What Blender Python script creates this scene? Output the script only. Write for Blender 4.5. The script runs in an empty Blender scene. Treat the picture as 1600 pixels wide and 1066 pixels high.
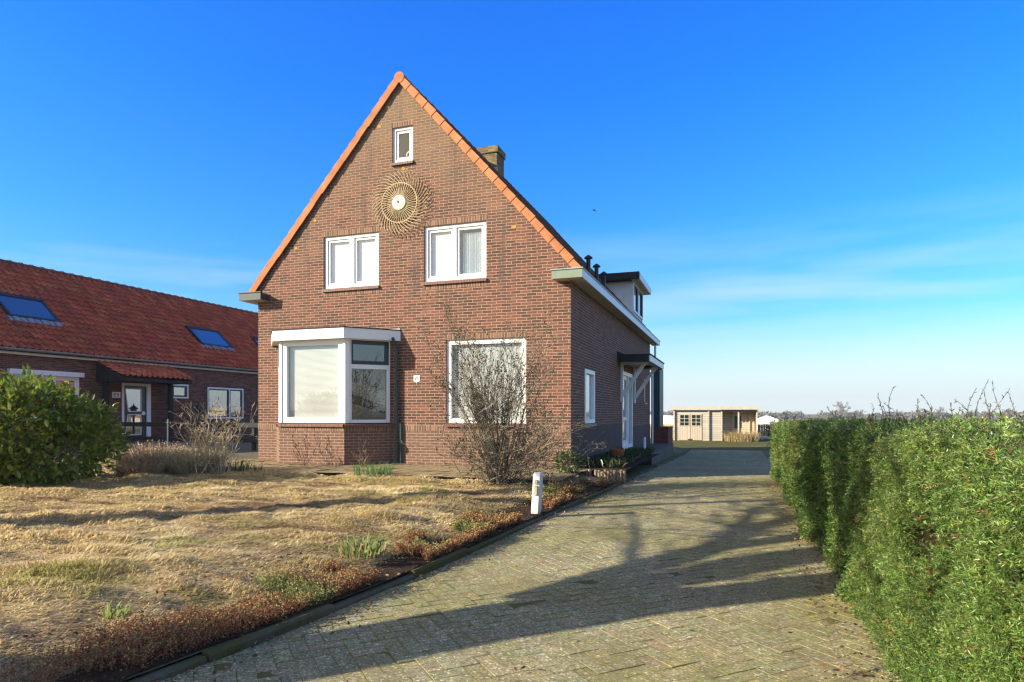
import bpy, math, random
import numpy as np
from mathutils import Vector, Matrix, noise as mnoise
random.seed(7); rng = np.random.default_rng(7)
R = math.radians
scene = bpy.context.scene
COL = scene.collection

# ------------------------------------------------------------------ helpers
def tag(o, label=None, cat=None, group=None, kind=None):
    if label: o['label'] = label
    if cat: o['category'] = cat
    if group: o['group'] = group
    if kind: o['kind'] = kind
    return o

def link(o, parent=None):
    COL.objects.link(o)
    if parent is not None: o.parent = parent
    return o

def wloc(o):
    v = Vector((0, 0, 0))
    while o is not None:
        v = v + o.location; o = o.parent
    return v

def thing(name, label, cat, loc, group=None):
    o = bpy.data.objects.new(name, None); o.empty_display_size = 0.2
    o.location = loc; link(o); tag(o, label, cat, group)
    return o

def copy_tree(o, parent=None):
    c = o.copy(); COL.objects.link(c); c.parent = parent
    for ch in list(o.children): copy_tree(ch, c)
    return c

class MB:
    """collects polygons in world coordinates, with metre UVs"""
    def __init__(s): s.v = []; s.f = []; s.uv = []; s.sm = []
    def face(s, pts, uv=None, smooth=False):
        b = len(s.v); s.v += [tuple(p) for p in pts]
        s.f.append(tuple(range(b, b + len(pts))))
        if uv is None:
            P = [Vector(p) for p in pts]
            n = Vector((0, 0, 0))
            for i in range(len(P)):
                a, c = P[i], P[(i + 1) % len(P)]
                n += Vector(((a.y-c.y)*(a.z+c.z), (a.z-c.z)*(a.x+c.x), (a.x-c.x)*(a.y+c.y)))
            if n.length > 0: n.normalize()
            if abs(n.z) > 0.8: uv = [(p.x, p.y) for p in P]
            else:
                t = Vector((-n.y, n.x, 0)).normalized()
                if abs(n.z) < 0.05: uv = [(p.dot(t), p.z) for p in P]
                else:
                    w = n.cross(t); uv = [(p.dot(t), p.dot(w)) for p in P]
        s.uv.append(uv); s.sm.append(smooth)
    def box(s, x0, x1, y0, y1, z0, z1):
        s.tbox(lambda a, b, c: (a, b, c), x0, x1, y0, y1, z0, z1)
    def tbox(s, T, a0, a1, b0, b1, c0, c1):
        p = {}
        for i, a in enumerate((a0, a1)):
            for j, b in enumerate((b0, b1)):
                for k, c in enumerate((c0, c1)): p[i, j, k] = T(a, b, c)
        for q in (((0,0,0),(0,1,0),(1,1,0),(1,0,0)), ((0,0,1),(1,0,1),(1,1,1),(0,1,1)),
                  ((0,0,0),(1,0,0),(1,0,1),(0,0,1)), ((0,1,0),(0,1,1),(1,1,1),(1,1,0)),
                  ((0,0,0),(0,0,1),(0,1,1),(0,1,0)), ((1,0,0),(1,1,0),(1,1,1),(1,0,1))):
            s.face([p[x] for x in q])
    def prism(s, poly, dvec):
        d = Vector(dvec); A = [Vector(p) for p in poly]; B = [p + d for p in A]
        s.face(A[::-1]); s.face(B)
        n = len(A)
        for i in range(n): s.face([A[i], A[(i+1) % n], B[(i+1) % n], B[i]])
    def tube(s, pts, rad, n=8, cap=True, smooth=True):
        pts = [Vector(p) for p in pts]
        if not hasattr(rad, '__len__'): rad = [rad]*len(pts)
        rings = []; up = None
        for i, p in enumerate(pts):
            d = (pts[min(i+1, len(pts)-1)] - pts[max(i-1, 0)])
            d = d.normalized() if d.length > 1e-9 else Vector((0, 0, 1))
            if up is None: up = Vector((0, 0, 1)) if abs(d.z) < .9 else Vector((1, 0, 0))
            x = d.cross(up)
            if x.length < 1e-6: x = d.orthogonal()
            x.normalize(); y = x.cross(d); up = y
            rings.append([p + rad[i]*(math.cos(2*math.pi*k/n)*x + math.sin(2*math.pi*k/n)*y) for k in range(n)])
        for i in range(len(rings)-1):
            for k in range(n):
                s.face([rings[i][k], rings[i][(k+1) % n], rings[i+1][(k+1) % n], rings[i+1][k]], smooth=smooth)
        if cap:
            s.face(rings[0][::-1]); s.face(rings[-1])
    def lathe(s, prof, c=(0, 0, 0), n=24, smooth=True):
        c = Vector(c)
        for (r0, z0), (r1, z1) in zip(prof, prof[1:]):
            for k in range(n):
                a, b = 2*math.pi*k/n, 2*math.pi*(k+1)/n
                P = [c+Vector((r0*math.cos(a), r0*math.sin(a), z0)), c+Vector((r0*math.cos(b), r0*math.sin(b), z0)),
                     c+Vector((r1*math.cos(b), r1*math.sin(b), z1)), c+Vector((r1*math.cos(a), r1*math.sin(a), z1))]
                s.face(P, smooth=smooth)
    def build(s, name, m, parent=None, bevel=0):
        off = wloc(parent) if parent is not None else Vector((0, 0, 0))
        me = bpy.data.meshes.new(name)
        me.from_pydata([(x-off.x, y-off.y, z-off.z) for x, y, z in s.v], [], s.f)
        ul = me.uv_layers.new(name='UVMap')
        flat = [c for f in s.uv for p in f for c in p]
        ul.data.foreach_set('uv', flat)
        me.polygons.foreach_set('use_smooth', s.sm)
        me.materials.append(m); me.update()
        o = bpy.data.objects.new(name, me); link(o, parent)
        if bevel:
            import bmesh
            bm = bmesh.new(); bm.from_mesh(me); bmesh.ops.remove_doubles(bm, verts=bm.verts, dist=1e-5)
            es = [e for e in bm.edges if len(e.link_faces) == 2 and e.calc_face_angle(0) > .5]
            bmesh.ops.bevel(bm, geom=es, offset=bevel, segments=2, affect='EDGES', profile=.6)
            bm.to_mesh(me); bm.free()
        return o

def npmesh(name, V, Fc, m, parent=None, col=None, uv=None, smooth=False):
    """V (N,3), Fc (M,k) ; col per-face (M,3) ; uv per loop (M*k,2)"""
    off = wloc(parent) if parent is not None else Vector((0, 0, 0))
    V = np.asarray(V, dtype=np.float32) - np.array(off[:], dtype=np.float32)
    Fc = np.asarray(Fc, dtype=np.int32); M, k = Fc.shape
    me = bpy.data.meshes.new(name)
    me.vertices.add(len(V)); me.vertices.foreach_set('co', V.ravel())
    me.loops.add(M*k); me.loops.foreach_set('vertex_index', Fc.ravel())
    me.polygons.add(M); me.polygons.foreach_set('loop_start', np.arange(0, M*k, k, dtype=np.int32))
    me.polygons.foreach_set('use_smooth', np.full(M, bool(smooth)))
    if col is not None:
        a = me.color_attributes.new('Col', 'FLOAT_COLOR', 'CORNER')
        c = np.ones((M, k, 4), dtype=np.float32); c[:, :, :3] = np.asarray(col, dtype=np.float32)[:, None, :]
        a.data.foreach_set('color', c.ravel())
    if uv is not None:
        u = me.uv_layers.new(name='UVMap'); u.data.foreach_set('uv', np.asarray(uv, dtype=np.float32).ravel())
    me.update(calc_edges=True); me.materials.append(m)
    o = bpy.data.objects.new(name, me); link(o, parent)
    return o

# ------------------------------------------------------------------ node helpers
class NT:
    def __init__(s, m):
        m.use_nodes = True; s.t = m.node_tree; s.t.nodes.clear(); s.m = m
    def n(s, typ, **kw):
        nd = s.t.nodes.new(typ)
        for k, v in kw.items():
            if k in ('operation', 'blend_type', 'data_type', 'noise_dimensions', 'feature', 'attribute_name', 'distance', 'mode', 'vector_type', 'uv_map', 'clamp', 'interpolation_type'):
                setattr(nd, k, v)
        return nd
    def l(s, a, b): s.t.links.new(a, b)
    def put(s, v, sock):
        if hasattr(v, 'bl_idname') or hasattr(v, 'is_output'): s.l(v, sock)
        else: sock.default_value = v
    def math(s, op, a, b=None, c=None, clamp=False):
        nd = s.t.nodes.new('ShaderNodeMath'); nd.operation = op; nd.use_clamp = clamp
        s.put(a, nd.inputs[0])
        if b is not None: s.put(b, nd.inputs[1])
        if c is not None: s.put(c, nd.inputs[2])
        return nd.outputs[0]
    def mix(s, f, a, b, mode='MIX'):
        nd = s.t.nodes.new('ShaderNodeMix'); nd.data_type = 'RGBA'; nd.blend_type = mode
        s.put(f, nd.inputs[0])
        s.put(a if not isinstance(a, tuple) else (*a[:3], 1), nd.inputs[6])
        s.put(b if not isinstance(b, tuple) else (*b[:3], 1), nd.inputs[7])
        return nd.outputs[2]
    def noise(s, vec, scale, detail=3, rough=.55, dist=0, out=0):
        nd = s.t.nodes.new('ShaderNodeTexNoise')
        if vec is not None: s.l(vec, nd.inputs['Vector'])
        nd.inputs['Scale'].default_value = scale; nd.inputs['Detail'].default_value = detail
        nd.inputs['Roughness'].default_value = rough; nd.inputs['Distortion'].default_value = dist
        return nd.outputs[out]
    def ramp(s, f, stops, interp='LINEAR'):
        nd = s.t.nodes.new('ShaderNodeValToRGB'); nd.color_ramp.interpolation = interp
        e = nd.color_ramp.elements
        while len(e) < len(stops): e.new(.5)
        for i, (p, c) in enumerate(stops):
            e[i].position = p; e[i].color = (*c[:3], 1) if isinstance(c, tuple) else (c, c, c, 1)
        s.l(f, nd.inputs[0]); return nd.outputs[0]
    def range(s, v, a, b, c=0., d=1.):
        nd = s.t.nodes.new('ShaderNodeMapRange'); nd.clamp = True
        s.l(v, nd.inputs[0])
        for i, x in enumerate((a, b, c, d)): nd.inputs[i+1].default_value = x
        return nd.outputs[0]
    def coord(s, out='Object'):
        return s.t.nodes.new('ShaderNodeTexCoord').outputs[out]
    def scale(s, vec, xyz):
        nd = s.t.nodes.new('ShaderNodeMapping'); s.l(vec, nd.inputs[0]); nd.inputs['Scale'].default_value = xyz
        return nd.outputs[0]
    def bsdf(s, color, rough=.7, bump=None, bs=.3, bd=.01, spec=.3, **kw):
        p = s.t.nodes.new('ShaderNodeBsdfPrincipled'); o = s.t.nodes.new('ShaderNodeOutputMaterial')
        s.put(color if not isinstance(color, tuple) else (*color[:3], 1), p.inputs['Base Color'])
        s.put(rough, p.inputs['Roughness']); p.inputs['Specular IOR Level'].default_value = spec
        for k, v in kw.items(): s.put(v, p.inputs[k])
        if bump is not None:
            b = s.t.nodes.new('ShaderNodeBump'); b.inputs['Strength'].default_value = bs; b.inputs['Distance'].default_value = bd
            s.l(bump, b.inputs['Height']); s.l(b.outputs[0], p.inputs['Normal'])
        s.l(p.outputs[0], o.inputs[0]); return p

def newmat(name): return NT(bpy.data.materials.new(name))

def simple(name, c, rough=.6, var=.12, scale=6., bs=.15, spec=.3, metal=0., dirt=None):
    t = newmat(name); co = t.coord()
    n = t.noise(co, scale, 5, .6)
    c2 = tuple(x*(1-var) for x in c); c3 = tuple(min(1, x*(1+var)) for x in c)
    col = t.ramp(n, [(.3, c2), (.7, c3)])
    if dirt:
        d = t.noise(t.scale(co, (1, 1, .3)), scale*.6, 6, .7)
        col = t.mix(t.range(d, .52, .75, 0, .6), col, dirt)
    p = t.bsdf(col, rough, t.noise(co, scale*12, 4), bs, .004, spec)
    p.inputs['Metallic'].default_value = metal
    return t.m

def brick_mat(name, ramp, mortar, wear=True, bl=.2205, bh=.0622, j=.0050, stack=False):
    t = newmat(name); uv = t.coord('UV')
    sep = t.n('ShaderNodeSeparateXYZ'); t.l(uv, sep.inputs[0]); u, v = sep.outputs[0], sep.outputs[1]
    wob = t.noise(uv, 9, 2)
    v2 = t.math('ADD', v, t.math('MULTIPLY', t.math('SUBTRACT', wob, .5), .004))
    vr = t.math('DIVIDE', v2, bh); row = t.math('FLOOR', vr)
    off = t.math('MULTIPLY', t.math('FLOORED_MODULO', row, 2), .5)
    # small irregular offset per row
    wn0 = t.n('ShaderNodeTexWhiteNoise', noise_dimensions='1D'); t.l(row, wn0.inputs['W'])
    off = t.math('ADD', off, t.math('MULTIPLY', wn0.outputs[0], .12))
    ur = t.math('DIVIDE', u, bl) if stack else t.math('ADD', t.math('DIVIDE', u, bl), off)
    colm = t.math('FLOOR', ur)
    comb = t.n('ShaderNodeCombineXYZ'); t.l(colm, comb.inputs[0]); t.l(row, comb.inputs[1])
    wn = t.n('ShaderNodeTexWhiteNoise', noise_dimensions='2D'); t.l(comb.outputs[0], wn.inputs['Vector'])
    patch = t.noise(uv, 1.3, 3, .6)
    val = t.math('ADD', t.math('MULTIPLY', wn.outputs[0], .78), t.math('MULTIPLY', t.math('SUBTRACT', patch, .5), .55), clamp=True)
    val = t.math('ADD', val, .08, clamp=True)
    bc = t.ramp(val, ramp)
    fine = t.noise(uv, 60, 4, .7)
    bc = t.mix(t.math('MULTIPLY', t.math('SUBTRACT', fine, .3), .5, clamp=True), bc, (.11, .07, .055), 'MIX')
    if wear:
        # olive weathering toward the gable top, dull bottom band, streaks
        streak = t.noise(t.scale(uv, (1, .12, 1)), 3.2, 4, .65)
        up = t.range(t.math('ADD', v, t.math('MULTIPLY', t.math('SUBTRACT', t.noise(uv, .9, 4, .6), .5), 5.)), 4.6, 9.6, 0, .75)
        olive = t.mix(fine, (.15, .105, .06), (.30, .225, .13))
        bc = t.mix(up, bc, olive)
        low = t.range(t.math('ADD', v, t.math('MULTIPLY', t.math('SUBTRACT', t.noise(uv, 2, 3), .5), .15)), .70, .90, .62, 0)
        bc = t.mix(low, bc, (.17, .105, .075))
        sl = t.math('MULTIPLY', t.range(streak, .53, .72, 0, .75), t.range(v, 2.0, 4.2, .35, 1))
        bc = t.mix(sl, bc, (.075, .058, .048))
    fu = t.math('FRACT', ur); fv = t.math('FRACT', vr)
    du = t.math('MULTIPLY', t.math('MINIMUM', fu, t.math('SUBTRACT', 1, fu)), bl)
    dv = t.math('MULTIPLY', t.math('MINIMUM', fv, t.math('SUBTRACT', 1, fv)), bh)
    d = t.math('ADD', t.math('MINIMUM', du, dv), t.math('MULTIPLY', t.math('SUBTRACT', fine, .5), .002))
    mask = t.range(d, j-.0012, j+.0016, 0, 1)
    mort = t.mix(t.noise(uv, 14, 4), mortar, tuple(x*.66 for x in mortar))
    if wear:
        mort = t.mix(t.math('MULTIPLY', up, .75), mort, (.22, .17, .105))
        mort = t.mix(t.math('MULTIPLY', sl, .8), mort, (.15, .115, .09))
    col = t.mix(mask, mort, bc)
    hgt = t.math('ADD', t.math('MULTIPLY', mask, 1.), t.math('MULTIPLY', fine, .25))
    t.bsdf(col, .88, hgt, .5, .006, .2)
    return t.m

def glass_mat(name, tint=(.93, .95, .95), extra=.15, k=.9):
    t = newmat(name)
    fr = t.n('ShaderNodeLayerWeight'); fr.inputs[0].default_value = .5      # two-sided Schlick reflectance of double glazing
    f = t.math('ADD', t.math('MULTIPLY', t.math('POWER', fr.outputs['Facing'], 4.0), k), extra, clamp=True)
    tr = t.n('ShaderNodeBsdfTransparent'); tr.inputs[0].default_value = (*tint, 1)
    gl = t.n('ShaderNodeBsdfGlossy'); gl.inputs['Roughness'].default_value = .01; gl.inputs['Color'].default_value = (1, 1, 1, 1)
    wv = t.noise(t.coord(), 1.2, 2); b = t.n('ShaderNodeBump'); b.inputs['Strength'].default_value = .06; b.inputs['Distance'].default_value = .02
    t.l(wv, b.inputs['Height']); t.l(b.outputs[0], gl.inputs['Normal'])
    mx = t.n('ShaderNodeMixShader'); t.l(f, mx.inputs[0]); t.l(tr.outputs[0], mx.inputs[1]); t.l(gl.outputs[0], mx.inputs[2])
    o = t.n('ShaderNodeOutputMaterial'); t.l(mx.outputs[0], o.inputs[0])
    return t.m

def leafy(name, rough=.5, spec=.35, trans=.25, var=.25):
    """foliage / blade material coloured by the Col attribute of the mesh"""
    t = newmat(name)
    at = t.n('ShaderNodeAttribute', attribute_name='Col')
    nz = t.noise(t.coord(), 25, 2)
    hs = t.n('ShaderNodeHueSaturation'); t.l(at.outputs['Color'], hs.inputs['Color'])
    t.l(t.range(nz, .3, .7, 1-var, 1+var), hs.inputs['Value'])
    p = t.n('ShaderNodeBsdfPrincipled'); t.l(hs.outputs[0], p.inputs['Base Color'])
    p.inputs['Roughness'].default_value = rough; p.inputs['Specular IOR Level'].default_value = spec
    o = t.n('ShaderNodeOutputMaterial')
    if trans > 0:
        tl = t.n('ShaderNodeBsdfTranslucent'); t.l(hs.outputs[0], tl.inputs['Color'])
        mx = t.n('ShaderNodeMixShader'); mx.inputs[0].default_value = trans
        t.l(p.outputs[0], mx.inputs[1]); t.l(tl.outputs[0], mx.inputs[2]); t.l(mx.outputs[0], o.inputs[0])
    else: t.l(p.outputs[0], o.inputs[0])
    return t.m

def tile_mat(name, moss=(.07, .065, .045), mossamt=.5, mosslev=.56, fk=.35):
    t = newmat(name); co = t.coord()
    at = t.n('ShaderNodeAttribute', attribute_name='Col')
    f = t.noise(co, 30, 4, .7); g = t.noise(co, .8, 5, .65)
    c = t.mix(t.math('MULTIPLY', f, fk), at.outputs['Color'], (.12, .06, .045))
    c = t.mix(t.range(g, mosslev, mosslev+.16, 0, mossamt), c, moss)
    t.bsdf(c, .75, f, .25, .006, .25)
    return t.m

# ------------------------------------------------------------------ materials
M = {}
BR = [(.0, (.066, .039, .030)), (.26, (.104, .052, .036)), (.50, (.144, .060, .040)), (.76, (.182, .073, .047)), (.93, (.215, .095, .060)), (1., (.18, .12, .085))]
M['brick'] = brick_mat('brick_wall', BR, (.43, .315, .235))
BR2 = [(.0, (.05, .03, .025)), (.35, (.11, .05, .035)), (.7, (.18, .075, .05)), (1., (.24, .11, .075))]
M['brick2'] = brick_mat('brick_dark', BR2, (.22, .17, .13), wear=False)
M['brick3'] = brick_mat('brick_red', [(0, (.12, .035, .025)), (.5, (.19, .055, .035)), (1, (.25, .08, .05))], (.17, .09, .065), wear=False)
M['white'] = simple('white_paint', (.80, .80, .78), .35, .03, 3, .05, .5, dirt=(.66, .64, .58))
M['cream'] = simple('cream_board', (.68, .66, .60), .5, .05, 3, .05, .4, dirt=(.5, .47, .4))
M['dark_frame'] = simple('dark_green_paint', (.012, .022, .022), .3, .1, 4, .05, .5)
M['green'] = simple('green_board', (.035, .075, .07), .5, .12, 5, .1, .4)
M['gutter_end'] = simple('grey_green_zinc', (.19, .235, .175), .5, .10, 6, .1, .4, dirt=(.15, .17, .13))
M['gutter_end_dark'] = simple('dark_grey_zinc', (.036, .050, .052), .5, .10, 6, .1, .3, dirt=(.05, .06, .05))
M['fascia'] = simple('white_fascia', (.70, .73, .76), .4, .05, 3, .05, .4, dirt=(.55, .56, .55))
M['soffit'] = simple('cream_soffit', (.50, .44, .34), .6, .08, 4, .1)
M['zinc'] = simple('zinc_pipe', (.30, .33, .34), .45, .12, 8, .1, .5, metal=.3)
M['black'] = simple('black_metal', (.02, .022, .025), .5, .1, 8, .1, .4)
M['bitumen'] = simple('roof_felt', (.035, .038, .036), .85, .2, 9, .3, .2)
M['glass'] = glass_mat('window_glass')
M['glass_dark'] = glass_mat('window_glass_clear', (.75, .82, .85), .16, .9)
M['glass_front'] = glass_mat('window_glass_front', (.90, .92, .90), .13, .9)
M['glass_pale'] = glass_mat('window_glass_pale', (.75, .82, .85), .36, .7)
M['glass_sky'] = glass_mat('skylight_glass', (.5, .6, .7), .30, .9)
M['dark_room'] = simple('dim_interior', (.045, .045, .045), .9, .1, 2, .0, .1)
M['sill_tile'] = simple('sill_tile', (.16, .075, .05), .55, .2, 12, .2, .4)
M['concrete'] = simple('old_concrete', (.30, .28, .24), .9, .15, 12, .3, .2, dirt=(.13, .14, .07))
M['post'] = simple('post_white', (.62, .61, .57), .55, .06, 14, .1, .4, dirt=(.42, .40, .33))
M['iron_cream'] = simple('weathered_cream_metal', (.50, .40, .22), .6, .2, 20, .2, .4, dirt=(.30, .20, .10))
M['hub'] = simple('cream_disc', (.72, .66, .52), .5, .1, 10, .1, .4)
M['terracotta'] = simple('terracotta', (.36, .14, .05), .8, .15, 10, .2, .2)
M['clay_new'] = simple('orange_clay_tile', (.43, .165, .072), .8, .3, 3.0, .25, .25, dirt=(.32, .22, .09))
M['log_edge'] = simple('edging_stone', (.24, .19, .125), .85, .18, 9, .3, .2, dirt=(.18, .17, .10))
M['stucco'] = simple('dormer_panel', (.74, .73, .75), .75, .06, 5, .1, .2, dirt=(.42, .41, .42))
M['fence_black'] = simple('black_stained_wood', (.022, .024, .024), .7, .2, 8, .2, .3)
M['lichen'] = simple('yellow_lichen', (.46, .26, .05), .95, .2, 30, .4, .1)
M['greenhouse'] = simple('white_sheeting', (.85, .85, .84), .5, .03, 2, .05, .3)

def wood_mat(name, c1, c2, horizontal=False, plank=.12):
    t = newmat(name); uv = t.coord('UV')
    s = t.n('ShaderNodeSeparateXYZ'); t.l(uv, s.inputs[0])
    q = t.math('DIVIDE', s.outputs[1 if horizontal else 0], plank)
    fl = t.math('FLOOR', q); fr = t.math('FRACT', q)
    wn = t.n('ShaderNodeTexWhiteNoise', noise_dimensions='1D'); t.l(fl, wn.inputs['W'])
    g = t.noise(t.scale(uv, (3, 40, 1) if horizontal else (40, 3, 1)), 1.5, 5, .6)
    c = t.mix(t.math('ADD', t.math('MULTIPLY', g, .5), t.math('MULTIPLY', wn.outputs[0], .5)), c1, c2)
    e = t.math('MINIMUM', fr, t.math('SUBTRACT', 1, fr))
    gap = t.range(e, .02, .07, 0, 1)
    c = t.mix(gap, (.10, .075, .05), c)
    t.bsdf(c, .8, t.math('ADD', gap, t.math('MULTIPLY', g, .2)), .6, .008, .2)
    return t.m
M['planks_h'] = wood_mat('shed_planks', (.36, .33, .28), (.52, .48, .42), True, .135)
M['planks_v'] = wood_mat('shed_door_planks', (.42, .35, .27), (.56, .48, .38), False, .1)
M['planks_new'] = wood_mat('inner_planks', (.47, .37, .25), (.58, .48, .35), True, .135)
M['timber'] = simple('shed_timber', (.46, .41, .32), .8, .15, 8, .2, .2)
M['fence_tan'] = wood_mat('tan_fence', (.36, .25, .11), (.52, .38, .19), False, .14)

# paving bricks coloured per brick, moss on the edges through brick-local UV
def paver_mat():
    t = newmat('concrete_paver'); uv = t.coord('UV'); co = t.coord()
    at = t.n('ShaderNodeAttribute', attribute_name='Col')
    ag = t.n('ShaderNodeTexVoronoi'); t.l(co, ag.inputs[0]); ag.inputs['Scale'].default_value = 95
    sc_ = t.n('ShaderNodeSeparateColor'); t.l(ag.outputs['Color'], sc_.inputs[0])
    sp = t.ramp(sc_.outputs[0], [(.0, .45), (.4, .8), (.75, 1.1), (.93, 1.3), (.955, 2.0), (1., 2.4)])
    base = t.mix(1., at.outputs['Color'], sp, 'MULTIPLY')
    s = t.n('ShaderNodeSeparateXYZ'); t.l(uv, s.inputs[0])
    ex = t.math('MULTIPLY', t.math('MINIMUM', s.outputs[0], t.math('SUBTRACT', 1, s.outputs[0])), .21)
    ey = t.math('MULTIPLY', t.math('MINIMUM', s.outputs[1], t.math('SUBTRACT', 1, s.outputs[1])), .105)
    e = t.math('MINIMUM', ex, ey)
    big = t.noise(co, .55, 4, .6); med = t.noise(co, 7, 5, .7)
    amt = t.range(t.math('ADD', big, t.math('MULTIPLY', t.math('SUBTRACT', med, .5), .6)), .42, .68, 0, 1)
    edge = t.range(t.math('ADD', e, t.math('MULTIPLY', t.math('SUBTRACT', med, .5), .035)), .0, .020, 1, 0)
    mossf = t.math('MULTIPLY', t.math('ADD', t.math('MULTIPLY', edge, .55), .36), t.math('ADD', amt, .38), clamp=True)
    mc = t.mix(med, (.105, .115, .018), (.24, .225, .045))
    c = t.mix(mossf, base, mc)
    dirt = t.noise(co, 2.3, 5, .7)
    c = t.mix(t.range(dirt, .48, .74, 0, .6), c, (.135, .105, .06))
    c = t.mix(t.range(t.noise(co, .35, 4, .6), .5, .7, 0, .3), c, (.16, .14, .06))
    h = t.math('ADD', t.math('MULTIPLY', ag.outputs['Distance'], .6), t.math('MULTIPLY', med, .8))
    t.bsdf(c, .92, h, .6, .005, .15)
    return t.m
M['paver'] = paver_mat()

def ground_mat(name, cs, scale=3, fine=30, bs=.8, bd=.03):
    t = newmat(name); co = t.coord()
    a = t.noise(co, scale, 6, .7); b = t.noise(co, fine, 5, .7); c0 = t.noise(co, scale*.15, 3)
    f = t.math('ADD', t.math('MULTIPLY', a, .5), t.math('ADD', t.math('MULTIPLY', b, .3), t.math('MULTIPLY', c0, .2)))
    c = t.ramp(f, [(.32 + .36*i/(len(cs)-1), x) for i, x in enumerate(cs)])
    t.bsdf(c, .95, t.math('ADD', b, a), bs, bd, .1)
    return t.m
M['lawn'] = ground_mat('dry_turf', [(.13, .09, .045), (.27, .20, .10), (.42, .32, .18), (.24, .20, .09)])
M['soil'] = ground_mat('bed_soil', [(.022, .016, .011), (.05, .033, .02), (.09, .055, .032)], 5, 40)
M['joint'] = ground_mat('mossy_sand', [(.10, .088, .045), (.145, .13, .045), (.20, .17, .09)], 6, 50, .5, .006)
M['field'] = ground_mat('field_ground', [(.13, .10, .045), (.19, .15, .075), (.15, .14, .05), (.24, .19, .10)], .2, 3, .3, .02)
M['yard'] = ground_mat('yard_ground', [(.10, .085, .055), (.16, .14, .10), (.22, .19, .14)], 2, 20)
M['backlawn'] = ground_mat('back_grass', [(.05, .055, .015), (.10, .10, .03), (.18, .15, .06)], 1.5, 14)
M['leaf'] = leafy('glossy_leaf', .34, .5, .33)
M['yew'] = leafy('yew_needles', .42, .45, .14, .3)
M['grass'] = leafy('grass_blades', .6, .25, .38)
M['sedum'] = leafy('ground_cover_stems', .7, .2, .15)
M['twig'] = leafy('bare_twigs', .8, .2, .0)
M['litter'] = leafy('leaf_litter', .8, .2, .1)
M['bark'] = simple('tree_bark', (.09, .075, .055), .9, .3, 12, .6, .1)
M['tiles_main'] = tile_mat('old_clay_tiles', (.06, .055, .04), .7, .45)
M['tiles_red'] = tile_mat('red_clay_tiles', (.09, .06, .035), .6, .56, .18)
M['far'] = leafy('far_trees', .9, .1, .1)

# ------------------------------------------------------------------ pantile roofs
def pantiles(name, O, U, Vd, nu, nv, tw, th, mat, cols, parent, amp=.026, step=.035, skip=None):
    """tile field: O eave corner, U unit along eave, Vd unit up slope"""
    O, U, Vd = (np.array(x, float) for x in (O, U, Vd))
    N = np.cross(U, Vd)
    if N[2] < 0: N = -N
    K = 7
    s = np.linspace(0, 1, K)
    prof = amp*np.cos(2*np.pi*(s-.22)) + amp*.35*np.cos(4*np.pi*(s-.22))
    verts = []; faces = []; col = []
    base = 0
    cols = np.array(cols)
    for j in range(nv):
        for i in range(nu):
            if skip and skip((i+.5)*tw, (j+.5)*th): continue
            jx, jz, tl = rng.normal(0, .003), rng.normal(0, .003), rng.normal(0, .003)
            pu = (i + s)*tw + jx
            rows = []
            for (vv, hh) in ((j*th-.005+tl, step-.028), (j*th-.005+tl, step), ((j+1)*th+.03, 0.0)):
                rows.append(O + pu[:, None]*U + vv*Vd + (prof + hh + jz)[:, None]*N)
            verts.append(np.concatenate(rows))
            for r in range(2):
                for k in range(K-1):
                    a = base + r*K + k
                    faces.append((a, a+1, a+1+K, a+K))
            c = cols[rng.integers(len(cols))]*rng.uniform(.8, 1.2)
            col += [c]*(2*(K-1))
            base += 3*K
    return npmesh(name, np.concatenate(verts), faces, mat, parent, col=col, smooth=False)

# ------------------------------------------------------------------ windows
def TF(o, t, n):
    o, t, n = Vector(o), Vector(t), Vector(n)
    return lambda a, b, c: o + a*t + b*n + Vector((0, 0, c))

def pane_blind(T, w0, w1, h0, h1, parent, glass, b=-.085, name='pane'):
    g = MB(); g.face([T(w0, b, h0), T(w1, b, h0), T(w1, b, h1), T(w0, b, h1)])
    return g.build(name, M[glass] if isinstance(glass, str) else glass, parent)

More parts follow.
